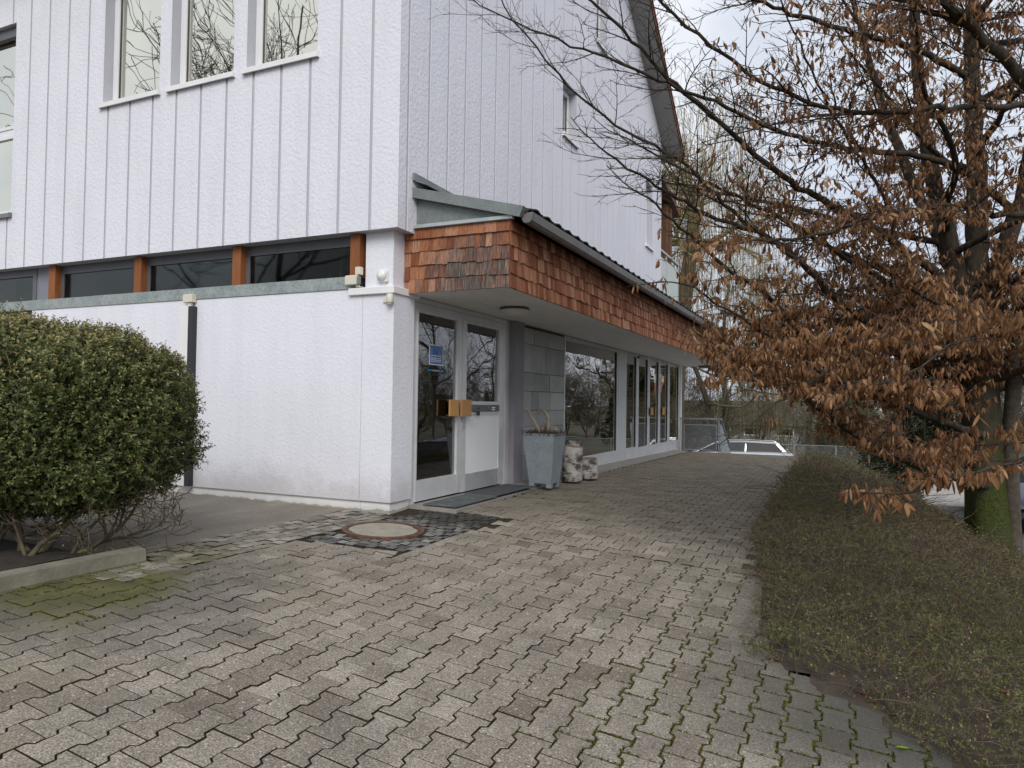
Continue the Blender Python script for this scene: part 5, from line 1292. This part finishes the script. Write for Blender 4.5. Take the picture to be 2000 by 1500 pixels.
# ------------------------------------------------------------------ cars
def car(name, label, pm, loc, rz, wagon=True):
    e = empty(name, (0, 0, 0), label, 'car')
    st_ = [(-2.36, .40, .78, .74), (-2.30, .30, .92, .84), (-2.1, .26, 1.12, .885), (-1.4, .25, 1.12, .905), (0, .25, 1.10, .91), (1.0, .25, 1.06, .905), (1.45, .25, .90, .89), (1.95, .26, .79, .855), (2.25, .28, .68, .76), (2.36, .34, .58, .62)]
    V = []; F = []; n = 10
    for x, zl, zb_, w_ in st_:
        h = zb_-zl
        for y, z in ((-.80, 0), (-.96, .12), (-1.0, .42), (-.985, .75), (-.92, .97), (.92, .97), (.985, .75), (1.0, .42), (.96, .12), (.80, 0)): V.append((x, y*w_, zl+h*z))
    for i in range(len(st_)-1): F += [(i*n+k, i*n+(k+1) % n, (i+1)*n+(k+1) % n, (i+1)*n+k) for k in range(n)]
    F += [tuple(range(n)), tuple(range((len(st_)-1)*n, len(st_)*n))[::-1]]
    MB().add(V, F).obj('body', pm, e, True)
    xr0, xr1 = (-2.18, -1.78) if wagon else (-2.1, -1.35)
    gs = [(xr0, .955, .80, .955), (xr1, .95, .81, 1.365), (-.6, .945, .82, 1.415), (.15, .94, .82, 1.395), (.42, .935, .815, 1.36), (1.22, .92, .80, .925)]
    V = []; F = []; m_ = 6
    for x, zl, w_, zt_ in gs:
        k = (zt_-zl)/.5; V += [(x, -w_, zl), (x, -w_+.20*k, zt_-.02*k), (x, -w_+.30*k, zt_), (x, w_-.30*k, zt_), (x, w_-.20*k, zt_-.02*k), (x, w_, zl)]
    for i in range(len(gs)-1): F += [(i*m_+k, i*m_+k+1, (i+1)*m_+k+1, (i+1)*m_+k) for k in range(m_-1)]
    MB().add(V, F).obj('glasshouse', simple(name+'_glass', (.012, .014, .016), .12, .05, 3, spec=.12), e)
    # roof skin
    V = []; F = []; rs = [(xr1+.02, .81, 1.375), (-.6, .82, 1.425), (.15, .82, 1.405), (.40, .815, 1.372)]
    for x, w_, zt_ in rs:
        V += [(x, -w_+.150, zt_-.125), (x, -w_+.27, zt_+.004), (x, 0, zt_+.018), (x, w_-.27, zt_+.004), (x, w_-.150, zt_-.125)]
    for i in range(3): F += [(i*5+k, i*5+k+1, (i+1)*5+k+1, (i+1)*5+k) for k in range(4)]
    MB().add(V, F).obj('roof', pm, e, True)
    for sg in (-1, 1):
        for xa, xb, wt in ((xr0+.06, xr1+.05, .12), (-.62, -.66, .05), (1.20, .40, .05)):
            MB().hexa([(xa, sg*.822, .95), (xa+wt, sg*.822, .95), (xa+wt, sg*.800, .95), (xa, sg*.800, .95), (xb, sg*.645, 1.36), (xb+wt, sg*.645, 1.37), (xb+wt, sg*.618, 1.37), (xb, sg*.618, 1.36)]).obj('pillar', pm, e)
        MB().box(xr0+.05, 1.15, sg*.845-.008, sg*.845+.008, 1.10, 1.122).obj('window_trim', CHROME, e)
        if wagon: MB().tube([(-1.7, sg*.60, 1.38), (-1.6, sg*.60, 1.425), (-.6, sg*.615, 1.445), (.1, sg*.61, 1.425), (.2, sg*.60, 1.39)], .016, 6).obj('roof_rail', CHROME, e)
        MB().box(-2.345, -2.0, sg*.80-.07, sg*.80+.07, .80, .95, .02).obj('tail_light', REDLIGHT, e)
        MB().hexa([(2.0, sg*.62, .60), (2.30, sg*.55, .58), (2.2, sg*.74, .60), (1.95, sg*.84, .62), (2.0, sg*.62, .72), (2.27, sg*.55, .68), (2.17, sg*.73, .70), (1.93, sg*.83, .76)]).obj('headlight', CLEARLIGHT, e)
        for x in (-1.45, 1.42):
            wh = empty('wheel', (x, sg*.80, .33), parent=e)
            MB().lathe([(.22, -.11), (.32, -.11), (.335, -.08), (.335, .08), (.32, .11), (.22, .11)], (x, sg*.81, .335), 24, 'Y').obj('tyre', TYRE, wh)
            MB().lathe([(.0, sg*.07), (.06, sg*.085), (.20, sg*.10), (.235, sg*.112), (.24, sg*.09)], (x, sg*.81, .335), 20, 'Y').obj('rim', CHROME, wh)
        MB().box(.95, 1.12, sg*.90-.02, sg*.90+.12*sg, .93, 1.05, .02).obj('mirror', pm, e)
    MB().box(2.30, 2.372, -.45, .45, .36, .50, .02).obj('grille', BLACK, e)
    MB().box(2.362, 2.385, -.26, .26, .40, .51, .004).obj('number_plate', PLATE, e)
    MB().box(-2.39, -2.34, -.26, .26, .60, .71, .004).obj('number_plate', PLATE, e)
    e.location = loc; e.rotation_euler = (0, 0, rz)
car('parked_car', 'silver estate car parked beyond the far end of the terrace', SILVER, (.25, 20.9, STREET), R(188))
car('parked_car', 'dark blue car parked behind the mossy tree trunk', NAVY, (7.95, 14.9, STREET), R(-92), False)

# ------------------------------------------------------------------ trees and shrubs behind
PROTO = {}
def bare_tree(name, loc, label, seed, H, r0, lean=(0, 0), nl=9, spread=.9, lev=3, kids=(3, 5), tm=BG_TWIG_D, bark=BG_BARK, weep=0, group=None, fork=.45, twr=.005, forks=1, proto=None):
    j = random.Random(seed); e = empty(name, loc, label, 'tree' if H > 5.5 and forks < 3 else 'shrub', group); n = 9; tops = []
    if proto is not None and proto in PROTO:
        src, h0 = PROTO[proto]; k_ = H/h0
        for ch in src.children:
            c = ch.copy(); COL.objects.link(c); c.parent = e
        e.scale = (k_, k_, k_); e.rotation_euler = (0, 0, j.uniform(0, 6.28)); return e
    if proto is not None: PROTO[proto] = (e, H)
    for f_ in range(forks):
        p = Vector(loc); dv = Vector((lean[0]+j.uniform(-.2, .2)*(forks > 1)*2, lean[1]+j.uniform(-.2, .2)*(forks > 1)*2, 1)).normalized(); pts = [p.copy()]
        for i in range(n): dv = (dv+Vector((j.gauss(0, .05), j.gauss(0, .05), .03))).normalized(); p = p+dv*H*.8/n; pts.append(p.copy())
        tops.append((np.array([tuple(q) for q in pts]), np.array([r0*(1-.8*i/n) for i in range(n+1)])))
    V, F = tubes(tops, 8); mesh_obj('trunk', V, F, bark, e, smooth=True)
    br = []
    for P_, R_ in tops:
        for c in range(nl):
            f = fork+(1-fork)*(c+.5)/nl; i = min(n-1, int(f*n)); az = j.uniform(0, 6.28); el = j.uniform(.1, .9)
            grow(tuple(P_[i]), (math.cos(az)*spread, math.sin(az)*spread, el), H*j.uniform(.28, .42)*(1.25-.6*f), R_[i]*.5, lev, br, .16, kids, .06 if not weep else .02, twr, 6, j)
    V, F = tubes(br, 4); o = mesh_obj('crown', V, F, tm, e); stuff(o)
    if weep:
        wl2 = []; ends = [t[0][-1] for t in br]
        for c in range(weep):
            q = np.array(j.choice(ends)); L = j.uniform(1.5, 4.5); k = j.uniform(-.25, .25), j.uniform(-.25, .25)
            pts = np.stack([q, q+[k[0], k[1], .15], q+[k[0]*1.8, k[1]*1.8, -L*.3], q+[k[0]*2.2, k[1]*2.2, -L*.65], q+[k[0]*2.3, k[1]*2.3, -L]]); wl2.append((pts, np.array([.006, .006, .005, .004, .003])*1.1))
        V, F = tubes(wl2, 3); stuff(mesh_obj('weeping_twigs', V, F, WILLOW_TWIG, e))
    return e
bare_tree('willow_tree', (-1.7, 20.3, STREET), 'weeping willow with a thick trunk rising behind the far gable end', 3, 13.5, .62, (.045, 0), 10, .9, 3, (3, 5), WILLOW_TWIG, m_bark('willow_bark', (.05, .042, .028), (.14, .115, .075)), 1700, fork=.72)
bare_tree('bare_tree', (-.65, 27.2, STREET), 'bare grey tree with twin trunks behind the silver car', 11, 11, .17, (0, 0), 9, .9, 3, (3, 5), BG_TWIG, BG_BARK, 900, fork=.35, forks=2)
bare_tree('bare_tree', (2.6, 31, STREET), 'thin bare tree standing behind the chain link fence', 12, 11, .15, (0, 0), 11, .8, 3, (3, 5), BG_TWIG_D, BG_BARK, 600, fork=.3)
bare_tree('bare_tree', (6.5, 33, STREET), 'bare tree beyond the road seen through the brown leaves', 13, 12, .2, (0, 0), 12, .8, 3, (3, 5), BG_TWIG_D, BG_BARK, fork=.3)
for i, (x, y, h) in enumerate([(-2.6, 26.2, 4.6), (-1.0, 26.8, 3.8), (.5, 27.4, 4.2), (1.9, 28.0, 3.6), (3.3, 28.2, 3.4), (-4.0, 27, 5.2), (4.8, 28.6, 3.2)]):
    bare_tree('twiggy_shrub', (x, y, STREET), ['tallest olive twiggy shrub just right of the shop front', 'low olive shrub behind the mesh railing', 'olive twiggy shrub above the roof of the silver car', 'olive shrub behind the rear of the silver car', 'olive shrub behind the chain link fence', 'olive shrub hidden behind the end of the shop front', 'low shrub at the right end of the fence'][i], 40+i, h, .05, (0, 0), 7, 1.0, 3, (3, 5), BG_TWIG, BG_BARK, 0, 'shrubs along the road', .12, .0045, 4, 'shrub%d' % (i % 3))
# evergreens
def evergreen(name, loc, H, rad, seed, label, n=9000, ls=.09):
    rr = np.random.default_rng(seed); e = empty(name, loc, label, 'shrub' if H < 4 else 'tree'); b0 = np.array(loc)
    V, F = tubes([(np.array([b0, b0+[0, 0, H*.5], b0+[0, 0, H*.9]]), np.array([.09, .06, .02])*max(1, H/3))], 8); mesh_obj('trunk', V, F, BG_BARK, e, smooth=True)
    t = rr.random(n); a = rr.uniform(0, 6.28, n); pr = np.where(H > 4, 1-t, np.sqrt(np.clip(1-(2*t-1)**2, 0, 1)))*rad*(.8+.25*np.sin(a*5+t*20))
    q = pr*np.sqrt(rr.random(n))**.5; P = b0+np.stack([np.cos(a)*q, np.sin(a)*q, .1+t*H], 1)
    V, F = leaf_quads(P, unit(rr.normal(size=(n, 3))+np.stack([np.cos(a), np.sin(a), -.2*np.ones(n)], 1)), unit(rr.normal(size=(n, 3))), rr.uniform(ls*.7, ls*1.4, n), rr.uniform(ls*.35, ls*.6, n))
    stuff(mesh_obj('crown', V, F, LEAF_EVER, e, attr=np.repeat(rr.random(n)*.98, 4)))
evergreen('evergreen_shrub', (5.2, 15.4, STREET), 1.7, .9, 5, 'dark evergreen shrub at the far foot of the bank')
evergreen('conifer_tree', (4.4, 36, STREET), 6.2, 2.0, 6, 'dark conifer beyond the road behind the brown leaves', 12000, .22)
evergreen('conifer_tree', (8.0, 40, STREET), 7.5, 2.4, 7, 'second dark conifer further right beyond the road', 12000, .25)
# chain link fence
fe = empty('chain_link_fence', (3, 27.2, STREET), 'low chain link fence on posts along the far side of the road', 'fence')
for i in range(7): MB().lathe([(.03, 0), (.03, 1.12)], (-1+i*1.6, 26.4, STREET), 8).obj('post', CONCRETE, fe)
MB().tube([(-1.2, 26.4, STREET+1.08), (9, 26.4, STREET+1.08)], .012, 5).obj('top_wire', GALV, fe)
ws = []
for i in range(140):
    x = -1.0+i*.075; ws.append((np.array([(x, 26.38, STREET+.05), (x+1.0, 26.38, STREET+1.05)]), np.array([.004, .004]))); ws.append((np.array([(x+1.0, 26.385, STREET+.05), (x, 26.385, STREET+1.05)]), np.array([.004, .004])))
V, F = tubes(ws, 3); stuff(mesh_obj('wire_mesh', V, F, GALV, fe))

# ------------------------------------------------------------------ buildings round about (some only mirrored in the panes)
def simple_house(name, label, x0, x1, y0, y1, eave, ridge, wm, rm, axis='x', base=STREET, rows=1, nw=5):
    e = empty(name, ((x0+x1)/2, (y0+y1)/2, base), label, 'building')
    MB().box(x0, x1, y0, y1, base, eave).obj('wall', wm, e)
    if axis == 'x': p = [(x0-.4, y0-.5, eave), (x0-.4, y1+.5, eave), (x0-.4, (y0+y1)/2, ridge)]; d_ = (x1-x0+.8, 0, 0)
    else: p = [(x0-.5, y0-.4, eave), (x1+.5, y0-.4, eave), ((x0+x1)/2, y0-.4, ridge)]; d_ = (0, y1-y0+.8, 0)
    MB().prism([(a, b_, c+.003) for a, b_, c in p], d_).obj('roof', rm, e)
    hh = (eave-base)/rows
    for r_ in range(rows):
        for i in range(nw):
            cx = x0+(x1-x0)*(i+.5)/nw; z0 = base+hh*r_+.45*hh; wd = empty('window', (cx, y0, z0), parent=e)
            MB().box(cx-.6, cx+.6, y0-.05, y0+.02, z0, z0+hh*.42).obj('frame', WHITE, wd); MB().box(cx-.52, cx+.52, y0-.06, y0-.051, z0+.07, z0+hh*.42-.07).obj('pane', CAR_GLASS, wd)
simple_house('low_building', 'low dark roofed building far beyond the shrubs', -9, 1.5, 47, 55, -.2, 1.5, GREYW, ROOFDK)
simple_house('red_building', 'red building with a tiled roof across the road', 7.6, 13.4, 60, 70, 1.2, 3.4, REDWALL, ROOFRED, nw=4)
simple_house('beige_block', 'tall beige block standing behind the red building', 9.5, 15.5, 78, 90, 6.0, 6.6, BEIGE, GREYW, rows=3, nw=7)
for i, (x, y, h, lb) in enumerate([(12, 21, 13, 'tall bare tree across the car park, nearest the road'), (17, 15, 14, 'tall bare tree far across the car park'), (10.5, 30, 11, 'bare tree across the road at the right'), (15, 33, 12, 'bare tree further along the road at the right'),
     (-16, -15, 21, 'tall bare tree left of the yard mirrored in the upper windows'), (-24, -21, 22, 'second tall bare tree left of the yard'), (-10, -22, 20, 'tall bare tree behind the yard')]):
    bare_tree('bare_tree', (x, y, STREET if x > 0 else G(max(x, -8), max(y, -8))-.1), lb, 60+i, h, .11, (0, 0), 12, .75, 3, (3, 5), BG_TWIG_D, BG_BARK, fork=.25, twr=.007, proto='tall%d' % (i % 3))
for i, (x, y, h) in enumerate([(15.5, 44, 6.5), (19, 47, 7.5), (22, 40, 7), (17, 36, 5.4), (20.5, 33, 6.2), (14, 50, 7), (13.2, 46, 6.0), (17, 52, 7.2), (12.4, 55, 6.5)]):
    bare_tree('twiggy_shrub', (x, y, STREET), ['large olive thicket across the road nearest the red building', 'olive thicket behind the road bend', 'olive thicket far across the car park', 'lower olive shrub by the road at the right', 'olive shrub beyond the car park corner', 'tall olive thicket beside the red building', 'olive thicket across the road facing the large shop window', 'olive thicket behind the others across the road', 'olive thicket just right of the red building'][i], 90+i, h, .06, (0, 0), 6, 1.0, 3, (3, 5), BG_TWIG, BG_BARK, 0, 'thickets across the road', .1, .008, 4, 'thicket%d' % (i % 2))
